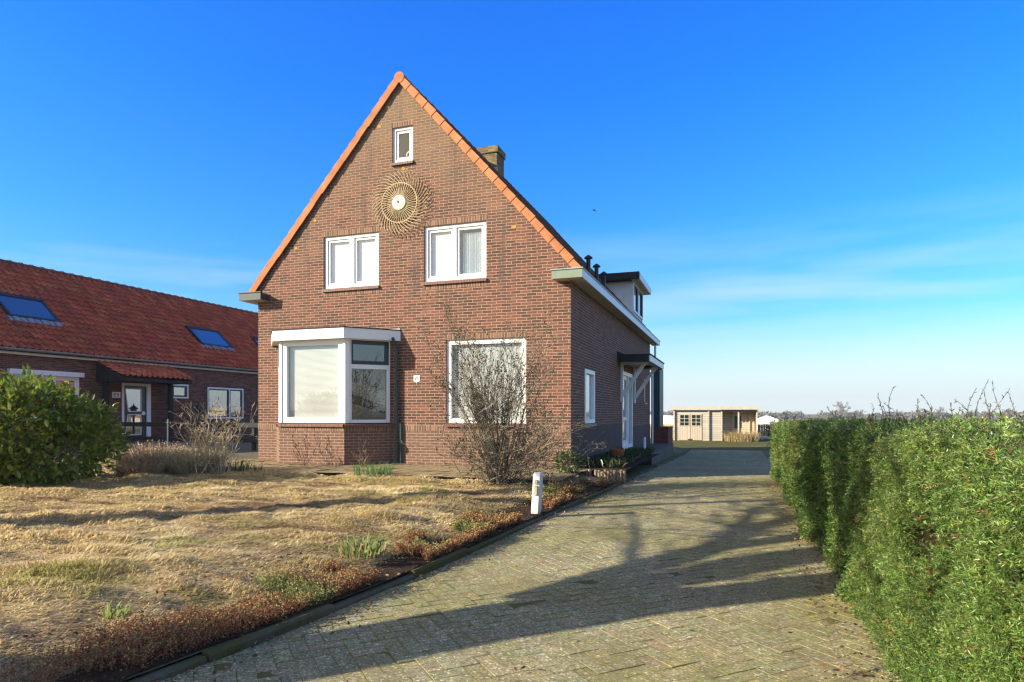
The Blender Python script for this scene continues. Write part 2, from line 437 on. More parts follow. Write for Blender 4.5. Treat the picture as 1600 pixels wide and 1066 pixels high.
def window(root, T, w, h, splits, fw=.07, sash=.055, glass='glass', blinds=None, name='window', frame='white', depth=.09, back=-.13, sill=None, dark=None):
    """window with its frame; splits = list of pane x-fractions boundaries"""
    f = MB(); r0, r1 = back, back+depth
    f.tbox(T, 0, w, r0, r1, 0, fw); f.tbox(T, 0, w, r0, r1, h-fw, h)
    f.tbox(T, 0, fw, r0, r1, fw, h-fw); f.tbox(T, w-fw, w, r0, r1, fw, h-fw)
    edges = [fw] + [s*w for s in splits] + [w-fw]
    m = fw*.5
    for s in splits: f.tbox(T, s*w-m, s*w+m, r0, r1-.004, fw, h-fw)
    W = f.build(name, M[frame], root)
    for i in range(len(edges)-1):
        a0 = edges[i] + (m if i else 0); a1 = edges[i+1] - (m if i < len(edges)-2 else 0)
        b0, b1 = fw, h-fw
        if sash:
            s = MB(); q0, q1 = r0+.004, r1-.03
            s.tbox(T, a0, a1, q0, q1, b0, b0+sash); s.tbox(T, a0, a1, q0, q1, b1-sash, b1)
            s.tbox(T, a0, a0+sash, q0, q1, b0+sash, b1-sash); s.tbox(T, a1-sash, a1, q0, q1, b0+sash, b1-sash)
            s.build('sash', M[dark] if dark else M[frame], W)
            g = sash
        else: g = 0
        pane_blind(T, a0+g, a1-g, b0+g, b1-g, W, glass, r0+.03)
        k = blinds[i] if blinds else None
        if k == 'blind':
            c = MB(); c.tbox(T, a0+g-.01, a1-g+.01, r0-.016, r0-.010, b0+g-.02, b1-g+.02); c.build('blind', M['blind_grey'] if name == 'wide_window' else M['blind'], W)
        elif k == 'slats':
            c = MB(); z = b0+g
            while z < b1-g+.02:
                c.face([T(a0+g-.02, r0-.010, z), T(a1-g+.02, r0-.010, z), T(a1-g+.02, r0-.019, z+.027), T(a0+g-.02, r0-.019, z+.027)]); z += .025
            c.build('venetian_blind', M['blind_cream'], W)
        elif k == 'curtain':
            c = MB(); n = 90; x0, x1 = a0+g-.02+.06, a1-g+.02
            X = [x0+(x1-x0)*q/n for q in range(n+1)]
            D = [r0-.055+.022*math.sin(q*.72+.9*math.sin(q*.13)) for q in range(n+1)]
            for q in range(n):
                c.face([T(X[q], D[q], b0), T(X[q+1], D[q+1], b0), T(X[q+1], D[q+1], b1-g-.05), T(X[q], D[q], b1-g-.05)], smooth=True)
            c.build('curtain', M['curtain'], W)
    if sill:
        s = MB(); sl, mt = sill
        n = max(1, round((w+.04)/.062)); p = (w+.04)/n
        for i in range(n):
            a = -.02+i*p
            s.tbox(lambda a_, b_, c_: T(a_, b_, c_ - (b_+.14)*.12), a+.003, a+p-.003, -.14, .055, -.055, 0-.006)
        s.tbox(T, -.02, w+.02, -.12, .03, -.052, -.016)
        s.build('sill', mt, W)
    return W
M['blind'] = simple('pale_blind', (.56, .58, .61), .8, .03, 2, .05, .1)
M['blind_grey'] = simple('grey_roller_blind', (.50, .495, .48), .85, .06, 1.2, .05, .1)
M['blind_cream'] = simple('cream_slats', (.58, .58, .565), .8, .06, 1.5, .05, .1)
M['curtain'] = simple('net_curtain', (.62, .66, .66), .9, .05, 3, .05, .1)

def wall_with_holes(mb, x0, x1, ztop, holes, T, z0=0., breaks=(), depth=.14):
    """vertical strips; T(a, outwards, z); ztop function of a; holes (a0,a1,z0,z1)"""
    xs = sorted(set([x0, x1] + [h[0] for h in holes] + [h[1] for h in holes] + list(breaks)))
    for a, b in zip(xs, xs[1:]):
        hs = sorted([h for h in holes if h[0] <= a+1e-6 and h[1] >= b-1e-6], key=lambda h: h[2])
        z = z0
        for h in hs:
            if h[2] > z: mb.face([T(a, 0, z), T(b, 0, z), T(b, 0, h[2]), T(a, 0, h[2])])
            z = h[3]
        mb.face([T(a, 0, z), T(b, 0, z), T(b, 0, ztop(b)), T(a, 0, ztop(a))])
    for (a, b, c, d) in holes:
        for q in ([T(a, 0, c), T(a, 0, d), T(a, -depth, d), T(a, -depth, c)], [T(b, 0, d), T(b, 0, c), T(b, -depth, c), T(b, -depth, d)],
                  [T(a, 0, d), T(b, 0, d), T(b, -depth, d), T(a, -depth, d)], [T(b, 0, c), T(a, 0, c), T(a, -depth, c), T(b, -depth, c)]):
            mb.face(q)

def soldier(mb, T, a0, a1, z0, z1, o=.004):
    """band of upright bricks, 4 mm proud: UV turned a quarter"""
    P = [T(a0, o, z0), T(a1, o, z0), T(a1, o, z1), T(a0, o, z1)]
    k = .2205/(z1-z0)
    mb.face(P, uv=[(0.003, a0*1.0+20.), (0.003, a1+20.), (.2205-.003, a1+20.), (.2205-.003, a0+20.)])
    mb.face([T(a0, 0, z1), T(a0, o, z1), T(a1, o, z1), T(a1, 0, z1)]); mb.face([T(a0, o, z0), T(a0, 0, z0), T(a1, 0, z0), T(a1, o, z0)])
M['soldier'] = brick_mat('upright_bricks', [(0, (.10, .065, .045)), (.4, (.17, .10, .065)), (.75, (.25, .13, .08)), (1, (.30, .18, .11))], (.42, .32, .24), wear=False, stack=True)

# ================================================================== MAIN HOUSE
YF, XL, XR, YB = 12.756, -10.87, -3.151, 25.5
XC = .5*(XL+XR); SL = 1.124; ANG = math.atan(SL)
house = thing('brick_house', 'tall red brown brick house with steep gable and white bay window beside the driveway', 'house', (XC, YF, 0))
TFr = lambda a, b, c: (a, YF-b, c)             # front: a = x, b = outwards
TSd = lambda a, b, c: (XR+b, a, c)             # right side: a = y
def gable(x): return 8.50 - SL*abs(x-XC)
W_ATT = (-7.225, -6.71, 6.69, 7.465); W_UL = (-9.02, -7.565, 3.998, 5.20); W_UR = (-6.444, -4.982, 3.99, 5.20); W_BIG = (-5.912, -4.099, .915, 2.705)
bayA, bayB, bayC, bayD = (-10.34, YF), (-9.617, 11.95), (-7.93, 11.95), (-7.20, YF)
w = MB()
wall_with_holes(w, XL, XR, gable, [W_ATT, W_UL, W_UR, W_BIG, (-10.2, -7.35, .93, 2.72)], TFr, -.25, breaks=(XC,))
wall_o = w.build('front_wall', M['brick'], house)
for h in (W_ATT, W_UL, W_UR, W_BIG):
    w = MB(); soldier(w, TFr, h[0]-.02, h[1]+.02, h[3], h[3]+.115); w.build('brick_lintel', M['soldier'], house)
for a, b in ((XL, bayA[0]), (bayD[0], W_BIG[0]-.06), (W_BIG[1]+.06, XR)):
    w = MB(); soldier(w, TFr, a, b, .745, .86); w.build('brick_band', M['soldier'], house)
for h in (W_UL, W_UR):
    w = MB(); soldier(w, TFr, h[0]-.02, h[1]+.02, h[2]-.175, h[2]-.065); w.build('brick_band', M['soldier'], house)
w = MB()
wall_with_holes(w, YF, YB, lambda a: 4.05, [(14.0, 15.04, .9, 2.107), (18.98, 20.95, .06, 2.37)], TSd, -.6)
w.build('side_wall', M['brick'], house)
w = MB(); w.face([(XL, YB, -.6), (XL, YF, -.25), (XL, YF, 4.1), (XL, YB, 4.1)]); w.build('side_wall', M['brick'], house)
w = MB(); w.face([(XR, YB, -.6), (XL, YB, -.6), (XL, YB, 4.1), (XC, YB, 8.5), (XR, YB, 4.1)]); w.build('rear_wall', M['brick'], house)
w = MB()
for a, b in ((YF+.002, 18.95), (20.98, YB)): w.tbox(TSd, a, b, -.02, .006, -.6, .83 if a < 15 else .70)
w.build('plinth', simple('dark_render', (.105, .074, .062), .9, .15, 4, .2, .2), house)
# inner dark shell so rooms read as rooms
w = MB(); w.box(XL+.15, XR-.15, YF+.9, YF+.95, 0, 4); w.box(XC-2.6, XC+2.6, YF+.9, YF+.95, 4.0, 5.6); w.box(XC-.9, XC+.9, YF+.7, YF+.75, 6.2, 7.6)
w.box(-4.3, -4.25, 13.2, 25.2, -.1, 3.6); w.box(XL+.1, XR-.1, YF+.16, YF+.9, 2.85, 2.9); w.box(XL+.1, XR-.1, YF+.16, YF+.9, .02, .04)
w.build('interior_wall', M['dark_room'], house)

SILL = (1, M['sill_tile'])
def fwin(h, **k): return window(house, TF((h[0], YF, h[2]), (1, 0, 0), (0, -1, 0)), h[1]-h[0], h[3]-h[2], **k)
wa = fwin(W_ATT, splits=[], fw=.06, sash=.06, blinds=[None], sill=SILL)
a_ = MB(); a_.tube([(-6.86+.07*math.cos(q), YF+.12, 6.85+.09*math.sin(q)) for q in np.linspace(0, math.pi, 10)], .014, 6); a_.build('candle_arch', M['white'], wa)
fwin(W_UL, splits=[.515], blinds=['blind', 'blind'], sill=SILL, fw=.075)
fwin(W_UR, splits=[.49], blinds=['blind', 'curtain'], sill=SILL, fw=.075)
fwin(W_BIG, splits=[], fw=.105, sash=0, blinds=['blind'], sill=SILL, name='wide_window', glass='glass_front')
sw = window(house, TF((XR, 14.0, .9), (0, 1, 0), (1, 0, 0)), 1.04, 1.207, splits=[], fw=.09, sash=0, blinds=['blind'], back=-.07)
s_ = MB(); s_.tbox(TSd, 13.95, 15.1, 0, .05, .83, .885); s_.build('sill', M['concrete'], sw)

# ---- roof
ca, sa = math.cos(ANG), math.sin(ANG)
Ze = 4.03; XeR, XeL = -2.96, 2*XC+2.96
w = MB()
for sx, xe in ((1, XeR), (-1, XeL)):
    w.prism([(xe, YF+.01, Ze-.05), (XC, YF+.01, Ze-.05+SL*abs(xe-XC)), (XC, YF+.01, Ze-.13+SL*abs(xe-XC)), (xe, YF+.01, Ze-.13)], (0, YB-YF+.05, 0))
roof = w.build('roof', M['bitumen'], house)
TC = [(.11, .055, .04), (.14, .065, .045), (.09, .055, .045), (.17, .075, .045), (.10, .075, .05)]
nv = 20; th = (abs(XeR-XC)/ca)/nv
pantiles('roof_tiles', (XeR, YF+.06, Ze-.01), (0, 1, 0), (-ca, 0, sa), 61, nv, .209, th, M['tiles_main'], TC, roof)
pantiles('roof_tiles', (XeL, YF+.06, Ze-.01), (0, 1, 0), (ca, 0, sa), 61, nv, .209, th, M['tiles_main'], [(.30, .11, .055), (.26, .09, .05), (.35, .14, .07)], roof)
for sx, xe in ((-1, XeR), (1, XeL)):
    v = MB()
    def TV(s, n, y, sx=sx, xe=xe): return (xe + sx*ca*s - sx*sa*n, y, Ze-.05 + sa*s + ca*n)
    for j in range(nv):
        s0, s1 = j*th-.035+rng.normal(0, .004), (j+1)*th-.004
        lo = .013
        d = rng.normal(0, .005)
        # front leg
        P = []
        for (s, k) in ((s0, lo), (s1, 0)):
            P.append([TV(s, -.065-k+d, YF-.075-k), TV(s, .075+k+d, YF-.075-k), TV(s, .075+k+d, YF+.10), TV(s, .045+k+d, YF+.10), TV(s, .045+k+d, YF-.05), TV(s, -.065-k+d, YF-.05)])
        n = 6
        for q in range(n): v.face([P[0][q], P[1][q], P[1][(q+1) % n], P[0][(q+1) % n]])
        v.face(P[0]); v.face(P[1][::-1])
    v.build('verge_tiles', M['clay_new'], roof)
v = MB(); zr = Ze + SL*abs(XeR-XC) - .06; y = YF-.09; k = 0
while y < YB:
    r0 = .118 if k else .122; n = 10
    ring = lambda yy, r: [(XC+r*math.cos(a), yy, zr+r*math.sin(a)) for a in np.linspace(-.5, math.pi+.5, n)]
    A, B = ring(y, r0), ring(min(y+.42, YB+.05), r0-.014)
    for q in range(n-1): v.face([A[q], A[q+1], B[q+1], B[q]], smooth=True)
    if k == 0: v.face([(XC+.122*math.cos(a), y, zr+.122*math.sin(a)) for a in np.linspace(0, 2*math.pi, 20)[:-1]])
    y += .38; k += 1
v.build('ridge_tiles', M['clay_new'], roof)

# ---- chimney
v = MB(); v.box(-7.31, -6.69, 18.0, 18.62, 7.6, 8.86); v.box(-7.35, -6.65, 17.96, 18.66, 8.86, 9.06)
ch = v.build('chimney', brick_mat('mossy_chimney_brick', [(0, (.07, .055, .035)), (.4, (.14, .105, .055)), (.75, (.22, .18, .065)), (1, (.30, .25, .08))], (.24, .20, .11), wear=False), roof, bevel=.012)
v = MB(); v.box(-7.2, -6.95, 18.15, 18.4, 9.0, 9.12); v.build('chimney_pot', M['black'], ch, bevel=.01)
v = MB(); v.box(-7.33, -6.67, 17.98, 18.0, 8.0, 8.42); v.build('lead_flashing', M['zinc'], ch)

# ---- vents on the right slope
for y in (16.0, 17.0, 18.0):
    x = -3.50; z = Ze+SL*(XeR-x)
    v = MB(); v.tube([(x, y, z-.15), (x, y, z+.40)], .055, 10); v.lathe([(.055, 0), (.11, 0), (.10, .03), (.02, .09), (0, .09)], (x, y, z+.37), 12)
    v.build('roof_vent', M['black'], roof)

# ---- gutters
gz0, gz1 = 3.80, 3.985
for sx in (1, -1):
    X = lambda x: x if sx > 0 else 2*XC - x
    def bx(m, x0, x1, *r): m.box(min(X(x0), X(x1)), max(X(x0), X(x1)), *r)
    g = MB(); bx(g, -2.875, -2.845, YF-.27, 26.17, gz0, gz1-.02); G = g.build('gutter', M['fascia'], house)
    g = MB(); bx(g, -3.14, -2.875, YF-.27, 26.15, gz0+.006, gz0+.03); g.build('soffit', M['soffit'], G)
    g = MB(); bx(g, -3.47, -2.845, YF-.30, YF-.27, gz0, gz1-.015); bx(g, -3.47, -3.45, YF-.27, YF-.005, gz0+.01, gz1-.02)
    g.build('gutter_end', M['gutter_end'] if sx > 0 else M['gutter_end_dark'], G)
    g = MB(); bx(g, -3.45, -3.155, YF-.27, YF-.003, gz0+.004, gz0+.03); g.build('soffit', M['soffit'], G)
    g = MB(); bx(g, -3.49, -2.83, YF-.32, YF-.25, gz1-.015, gz1+.006); bx(g, -2.90, -2.83, YF-.25, 26.19, gz1-.02, gz1+.004)
    bx(g, -3.45, -3.16, YF-.25, YF-.004, gz1-.06, gz1-.03); bx(g, -3.14, -2.90, YF-.25, 26.15, gz1-.06, gz1-.03)
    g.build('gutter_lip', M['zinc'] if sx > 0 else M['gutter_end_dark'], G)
v = MB(); v.tube([(-2.98, 25.75, 3.8), (-2.98, 25.7, 3.3), (-3.04, 25.3, 2.9), (-3.04, 25.3, -.5)], .045, 10); v.build('downpipe', M['fascia'], house)

# ---- dormer
v = MB(); dy0, dy1, dxf, dzt = 22.35, 24.75, -3.34, 5.66
v.prism([(dxf, dy0, Ze+SL*(XeR-dxf)-.1), (dxf, dy0, dzt), (-4.9, dy0, dzt)], (0, .06, 0)); v.prism([(dxf, dy1, Ze+SL*(XeR-dxf)-.1), (dxf, dy1, dzt), (-4.9, dy1, dzt)], (0, -.06, 0))
v.box(dxf-.08, dxf-.02, dy0+.06, dy1-.06, 4.3, 4.66)
D = v.build('dormer', M['stucco'], house)
v = MB(); v.box(-5.0, -3.08, 21.98, 25.1, dzt, dzt+.05); v.box(-5.0, -3.07, 21.95, 22.0, dzt+.0, dzt+.235); v.box(-5.0, -3.07, 25.08, 25.13, dzt, dzt+.235); v.box(-5.0, -3.1, 22.0, 25.08, dzt+.15, dzt+.2); v.build('dormer_roof', M['bitumen'], D)
v = MB(); v.box(-3.10, -3.055, 22.0, 25.08, dzt-.01, dzt+.21); v.build('fascia', M['fascia'], D)
v = MB(); v.box(-3.34, -3.11, 22.02, 25.06, dzt-.02, dzt-.004); v.build('soffit', M['soffit'], D)
window(D, TF((dxf, dy0+.03, 4.64), (0, 1, 0), (1, 0, 0)), dy1-dy0-.06, dzt-4.66, splits=[.5], fw=.06, sash=.05, blinds=['blind', None], back=-.06, frame='white', dark=M and 'dark_frame', glass='glass_dark')

# ---- bay window
v = MB()
P4 = [bayA, bayB, bayC, bayD]
sil = MB(); top = MB(); sb = MB()
for (p, q) in zip(P4, P4[1:]):
    v.face([(*p, -.25), (*q, -.25), (*q, .75), (*p, .75)])
    d = Vector((q[0]-p[0], q[1]-p[1], 0)); L = d.length; d.normalize(); n = Vector((d.y, -d.x, 0))
    T = TF((*p, 0), d, n)
    soldier(sb, T, 0, L, .735, .85, .003)
    k = max(1, round(L/.115))
    for i in range(k): sil.tbox(lambda a, b, c: T(a, b, c-(b+.1)*.14), i*L/k+.004, (i+1)*L/k-.004, -.08, .055, .853, .905)
    v.face([T(0, 0, .74), T(L, 0, .74), T(L, 0, .852), T(0, 0, .852)])
BAY = v.build('bay_window', M['brick'], house)
sb.build('brick_bands', M['soldier'], BAY); sil.build('sill', M['sill_tile'], BAY)
# frames of the three faces
zb, zt = .915, 2.735
for i, (p, q) in enumerate(zip(P4, P4[1:])):
    d = Vector((q[0]-p[0], q[1]-p[1], 0)); L = d.length; d.normalize(); n = Vector((d.y, -d.x, 0))
    in0, in1 = (.045, .055)
    if i == 1:
        T = TF((p[0]+.05, p[1], zb), d, n); window(BAY, T, L-.10, zt-zb, splits=[], fw=.125, sash=0, blinds=['slats'], back=-.13, glass='glass_front')
    else:
        w0 = .10 if i == 2 else .06; w1 = L-(.06 if i == 2 else .10)
        T = TF(Vector((*p, zb))+d*w0, d, n)
        window(BAY, T, w1-w0, 1.25, splits=[], fw=.07, sash=0, blinds=[None], back=-.13, glass='glass_dark')
        T = TF(Vector((*p, zb+1.25))+d*w0, d, n)
        window(BAY, T, w1-w0, zt-zb-1.25, splits=[], fw=.022, sash=.085, blinds=[None], back=-.12, dark='dark_frame', glass='glass_dark')
for (px, py) in (bayB, bayC):
    v = MB(); s = -1 if px == bayB[0] else 1
    v.prism([(px-s*.055, py+.02, zb), (px+s*.01, py+.02, zb), (px+s*.07, py+.085, zb), (px+s*.07, py+.17, zb), (px-s*.055, py+.17, zb)][::s], (0, 0, zt-zb))
    v.build('corner_post', M['white'], BAY)
# bay roof
def off(d): return [(bayA[0]-d*1.2, YF), (bayB[0]-d*.55, bayB[1]-d), (bayC[0]+d*.55, bayC[1]-d), (bayD[0]+d*1.4, YF)]
o1, o0 = off(.13), off(.10)
v = MB()
for k in range(3):
    a, b, c, e = o1[k], o1[k+1], o0[k+1], o0[k]
    v.prism([(*a, 2.725), (*b, 2.725), (*c, 2.725), (*e, 2.725)], (0, 0, .225))
BR_ = v.build('bay_roof', M['white'], BAY)
v = MB(); v.prism([(*p, 2.735) for p in o0][::-1], (0, 0, .03)); v.build('soffit', M['cream'], BR_)
o2 = off(.145)
v = MB(); v.prism([(*p, 2.95) for p in o2], (0, 0, .022)); v.build('roof_felt', M['bitumen'], BR_)
v = MB(); v.box(o1[0][0], o1[3][0], YF-.02, YF-.001, 2.972, 3.0); v.build('lead_flashing', M['zinc'], BR_)
v = MB(); v.tube([(-7.10, YF-.2, 2.78), (-7.08, YF-.07, 2.55), (-7.08, YF-.07, .05), (-7.05, YF-.16, -.02)], .034, 10); v.build('downpipe', M['green'], house)
v = MB(); v.tube([(-6.985, YF-.05, .9), (-6.985, YF-.05, .0)], .022, 8); v.build('drain_pipe', M['green'], house)

# ---- side door, canopy
T = TF((XR, 18.98, .06), (0, 1, 0), (1, 0, 0))
v = MB(); v.tbox(T, 0, 1.97, -.10, .02, 0, .10); v.tbox(T, 0, 1.97, -.10, .015, 2.2, 2.31); v.tbox(T, 0, .12, -.10, .015, .10, 2.2); v.tbox(T, 1.85, 1.97, -.10, .015, .10, 2.2); v.tbox(T, 1.15, 1.24, -.10, .01, .10, 2.2)
DO = v.build('door', M['white'], house)
v = MB(); v.tbox(T, .12, 1.15, -.09, -.03, .10, .24); v.tbox(T, .12, 1.15, -.09, -.03, 2.08, 2.2); v.tbox(T, .12, .25, -.09, -.03, .24, 2.08); v.tbox(T, 1.02, 1.15, -.09, -.03, .24, 2.08); v.tbox(T, .25, 1.02, -.09, -.035, .85, .95); v.build('door_leaf', M['white'], DO)
pane_blind(T, .25, 1.02, .24, 2.08, DO, 'glass_dark', -.06); pane_blind(T, 1.24, 1.85, .10, 2.2, DO, 'glass_dark', -.06)
v = MB(); v.tube([T(.2, -.03, 1.0), T(.2, .03, 1.0), T(.33, .04, 1.0)], .012, 8); v.tbox(T, .175, .225, -.03, -.022, .92, 1.08); v.build('handle', M['zinc'], DO)
v = MB(); cy0, cy1, cx1 = 18.15, 21.75, -2.27
v.box(XR+.001, cx1, cy0+.025, cy1-.025, 2.60, 2.66); CN = v.build('door_canopy', M['soffit'], house)
v = MB(); v.box(cx1, cx1+.03, cy0, cy1, 2.57, 2.74); v.build('fascia', M['fascia'], CN)
v = MB(); v.box(XR+.002, cx1, cy0, cy0+.025, 2.56, 2.76); v.box(XR+.002, cx1, cy1-.025, cy1, 2.56, 2.76); v.box(XR+.001, cx1+.05, cy0-.02, cy1+.02, 2.742, 2.775); v.prism([(XR+.001, cy0-.02, 2.776), (XR+.001, cy0-.02, 2.87), (XR+.2, cy0-.02, 2.776)], (0, .1, 0)); v.build('roof_felt', M['bitumen'], CN)
for y in (18.7, 21.15):
    v = MB(); v.box(XR+.001, XR+.075, y, y+.075, 1.45, 2.6); v.box(XR+.075, cx1-.1, y, y+.075, 2.53, 2.599)
    d = Vector((.62, 0, .86)).normalized(); pz = Vector((-d.z, 0, d.x))*.048
    a, b = Vector((XR+.05, y+.01, 1.62)), Vector((cx1-.2, y+.01, 2.56))
    v.prism([a-pz, b-pz, b+pz, a+pz], (0, .065, 0)); v.build('bracket', M['white'], CN)
v = MB(); v.lathe([(.0, 0), (.11, .01), (.13, .05), (.12, .09), (0, .09)], (-2.6, 20.4, 2.5), 16); v.build('lamp', M['black'], CN)
v = MB(); v.tube([(XR+.04, 23.6, 2.35), (XR+.04, 23.6, 1.55), (XR+.04, 23.75, 1.48), (XR+.10, 23.85, 1.48)], .02, 8); v.build('overflow_pipe', M['white'], house)
v = MB(); v.box(XR+.001, -2.25, 18.6, 25.4, -.5, -.03); v.build('doorstep', simple('brown_step', (.13, .105, .08), .9, .2, 6, .3, .2, dirt=(.07, .065, .04)), house, bevel=.015)
v = MB(); v.tube([(-2.85, 21.6, -.04), (-2.85, 21.6, .34)], .05, 10); v.build('vent_stub', M['white'], house)
# lichen patches along the verge
for (px, pz) in ((-7.33, 7.95), (-7.55, 7.55), (-9.25, 5.60), (-9.78, 5.0), (-4.80, 6.0), (-6.95, 6.52), (-4.35, 5.0)):
    v = MB(); n = 9; rr = [.055*random.uniform(.6, 1.1) for _ in range(n)]
    v.face([(px+rr[k]*math.cos(2*math.pi*k/n), YF-.006, pz+rr[k]*.8*math.sin(2*math.pi*k/n)) for k in range(n)])
    v.build('lichen_patch', M['lichen'], house)

# ---- hay rake wheel hung on the gable
WC = Vector((-7.013, YF-.06, 5.767))
orn = thing('rake_wheel', 'rusty cream hay rake wheel with hooked tines hung on the gable under the attic window', 'wall ornament', WC)
v = MB(); n = 44
v.tube([WC+Vector((.435*math.cos(a), 0, .435*math.sin(a))) for a in np.linspace(0, 2*math.pi, 49)], .013, 6, cap=False); v.build('ring', M['iron_cream'], orn)
v = MB()
for k in range(n):
    a = 2*math.pi*k/n
    pt = lambda r, da, y=0: WC+Vector((r*math.cos(a+da), y, r*math.sin(a+da)))
    v.tube([pt(.15, 0), pt(.43, .10, -.005), pt(.60, .34, -.02), pt(.685, .47, -.03), pt(.74, .42, -.05)], [.0085, .0085, .008, .007, .006], 5)
v.build('tines', M['iron_cream'], orn)
v = MB()
prof = [(0.028, -.035), (.06, -.05), (.16, -.025), (.165, .0), (0.028, .0)]
for (r0, z0), (r1, z1) in zip(prof, prof[1:]):
    for k in range(28):
        a, b = 2*math.pi*k/28, 2*math.pi*(k+1)/28
        v.face([WC+Vector((r0*math.cos(a), z0, r0*math.sin(a))), WC+Vector((r0*math.cos(b), z0, r0*math.sin(b))), WC+Vector((r1*math.cos(b), z1, r1*math.sin(b))), WC+Vector((r1*math.cos(a), z1, r1*math.sin(a)))])
v.build('hub_disc', M['hub'], orn)
v = MB(); v.tube([WC+Vector((0, .055, 0)), WC+Vector((0, -.03, 0))], .03, 12); v.build('hub_bolt', M['black'], orn)

# ---- house numbers (digits from little strokes)
SEG = {'2': 'abged', '1': 'bc', '5': 'afgcd', '0': 'abcdef', '3': 'abgcd'}
def digits(txt, T, x0, z0, w, h, parent, mat, st=.008, b=.003):
    x = x0
    for ch in txt:
        v = MB()
        s = SEG[ch]; hh = h/2
        B = {'a': (x, x+w, z0+h-st, z0+h), 'd': (x, x+w, z0, z0+st), 'g': (x, x+w, z0+hh-st/2, z0+hh+st/2), 'f': (x, x+st, z0+hh, z0+h), 'b': (x+w-st, x+w, z0+hh, z0+h), 'e': (x, x+st, z0, z0+hh), 'c': (x+w-st, x+w, z0, z0+hh)}
        for k in s: a0, a1, c0, c1 = B[k]; v.tbox(T, a0, a1, b-.002, b+.003, c0, c1)
        x += w*1.5
        v.build('digit', mat, parent)
pl = thing('number_plate', 'small white enamel house number plate on the brick wall beside the bay window', 'house number', (-6.61, YF-.01, 1.88))
T = TF((-6.685, YF, 1.80), (1, 0, 0), (0, -1, 0))
v = MB(); v.prism([T(0, 0.001, .03), T(.075, 0.001, 0), T(.15, 0.001, .03), T(.15, 0.001, .16), T(0, 0.001, .16)], (0, -.012, 0)); v.build('plate', M['white'], pl)
digits('25', T, .035, .055, .032, .075, pl, M['black'], .008, .015)

# ================================================================== NEIGHBOUR HOUSE
NX, NY0, NY1 = -22.0, 6.0, 35.0
nb = thing('brick_house', 'long low dark brick house with red pantile roof, skylights and a tiled porch', 'house', (NX-3.6, 20, 0))
TN = lambda a, b, c: (NX+b, a, c)
holes = [(14.4, 16.69, .9, 2.40), (18.385, 19.663, .05, 2.29), (20.683, 21.542, 1.755, 2.342), (22.601, 24.797, .89, 2.285)]
v = MB(); wall_with_holes(v, NY0, NY1, lambda a: 3.4, holes, TN, -.2); v.build('front_wall', M['brick2'], nb)
v = MB()
for y in (NY0, NY1): v.face([(NX, y, -.2), (NX, y, 3.1), (-25.66, y, 6.6), (-29.3, y, 3.1), (-29.3, y, -.2)])
v.face([(-29.3, NY0, -.2), (-29.3, NY1, -.2), (-29.3, NY1, 3.2), (-29.3, NY0, 3.2)]); v.build('side_wall', M['brick2'], nb)
v = MB(); v.box(NX-1.4, NX-1.35, NY0+.2, NY1-.2, 0, 3.0); v.build('interior_wall', M['dark_room'], nb)
nan = math.atan(.9); nc, ns = math.cos(nan), math.sin(nan)
ex, ez, rx = -21.75, 3.24, -25.66
v = MB()
v.prism([(ex, NY0-.1, ez-.05), (rx, NY0-.1, ez-.05+.9*(ex-rx)), (rx, NY0-.1, ez-.14+.9*(ex-rx)), (ex, NY0-.1, ez-.14)], (0, NY1-NY0+.2, 0))
v.prism([(2*rx-ex, NY0-.1, ez-.05), (rx, NY0-.1, ez-.05+.9*(ex-rx)), (rx, NY0-.1, ez-.14+.9*(ex-rx)), (2*rx-ex, NY0-.1, ez-.14)], (0, NY1-NY0+.2, 0))
nroof = v.build('roof', M['bitumen'], nb)
TCN = [(.42, .082, .042), (.37, .07, .04), (.45, .098, .046), (.34, .07, .042), (.46, .125, .055), (.40, .078, .042)]
L = (ex-rx)/nc; nvr = 17; tw = .235
sky = [(15.0, 16.75, 4.35, 5.24), (23.15, 25.05, 4.2, 5.1), (27.25, 28.6, 4.55, 5.0)]
def skp(u, vv):
    y = NY0-.1+u; z = ez + ns*vv
    return any(a-.02 < y < b+.02 and c-.0 < z < d+.05 for a, b, c, d in sky)
nuu = int((NY1-NY0+.2)/tw)
pantiles('roof_tiles', (ex+.04, NY0-.1, ez-.035), (0, 1, 0), (-nc, 0, ns), nuu, nvr, tw, (L+.04)/nvr, M['tiles_red'], TCN, nroof, .042, .055, skp)
v = MB(); y = NY0-.1
zr2 = ez+.9*(ex-rx)-.05
while y < NY1:
    for (ya, yb, ra, rb) in ((y, y+.09, .15, .15), (y+.09, min(y+.44, NY1), .125, .115)):
        A = [(rx+ra*math.cos(a), ya, zr2+ra*math.sin(a)) for a in np.linspace(-.3, math.pi+.3, 9)]; B = [(rx+rb*math.cos(a), yb, zr2+rb*math.sin(a)) for a in np.linspace(-.3, math.pi+.3, 9)]
        for q in range(8): v.face([A[q], A[q+1], B[q+1], B[q]], smooth=True)
        v.face(A); v.face(B[::-1])
    y += .40
v.build('ridge_tiles', simple('dark_ridge_tile', (.13, .055, .042), .8, .2, 8, .2, .2), nroof)
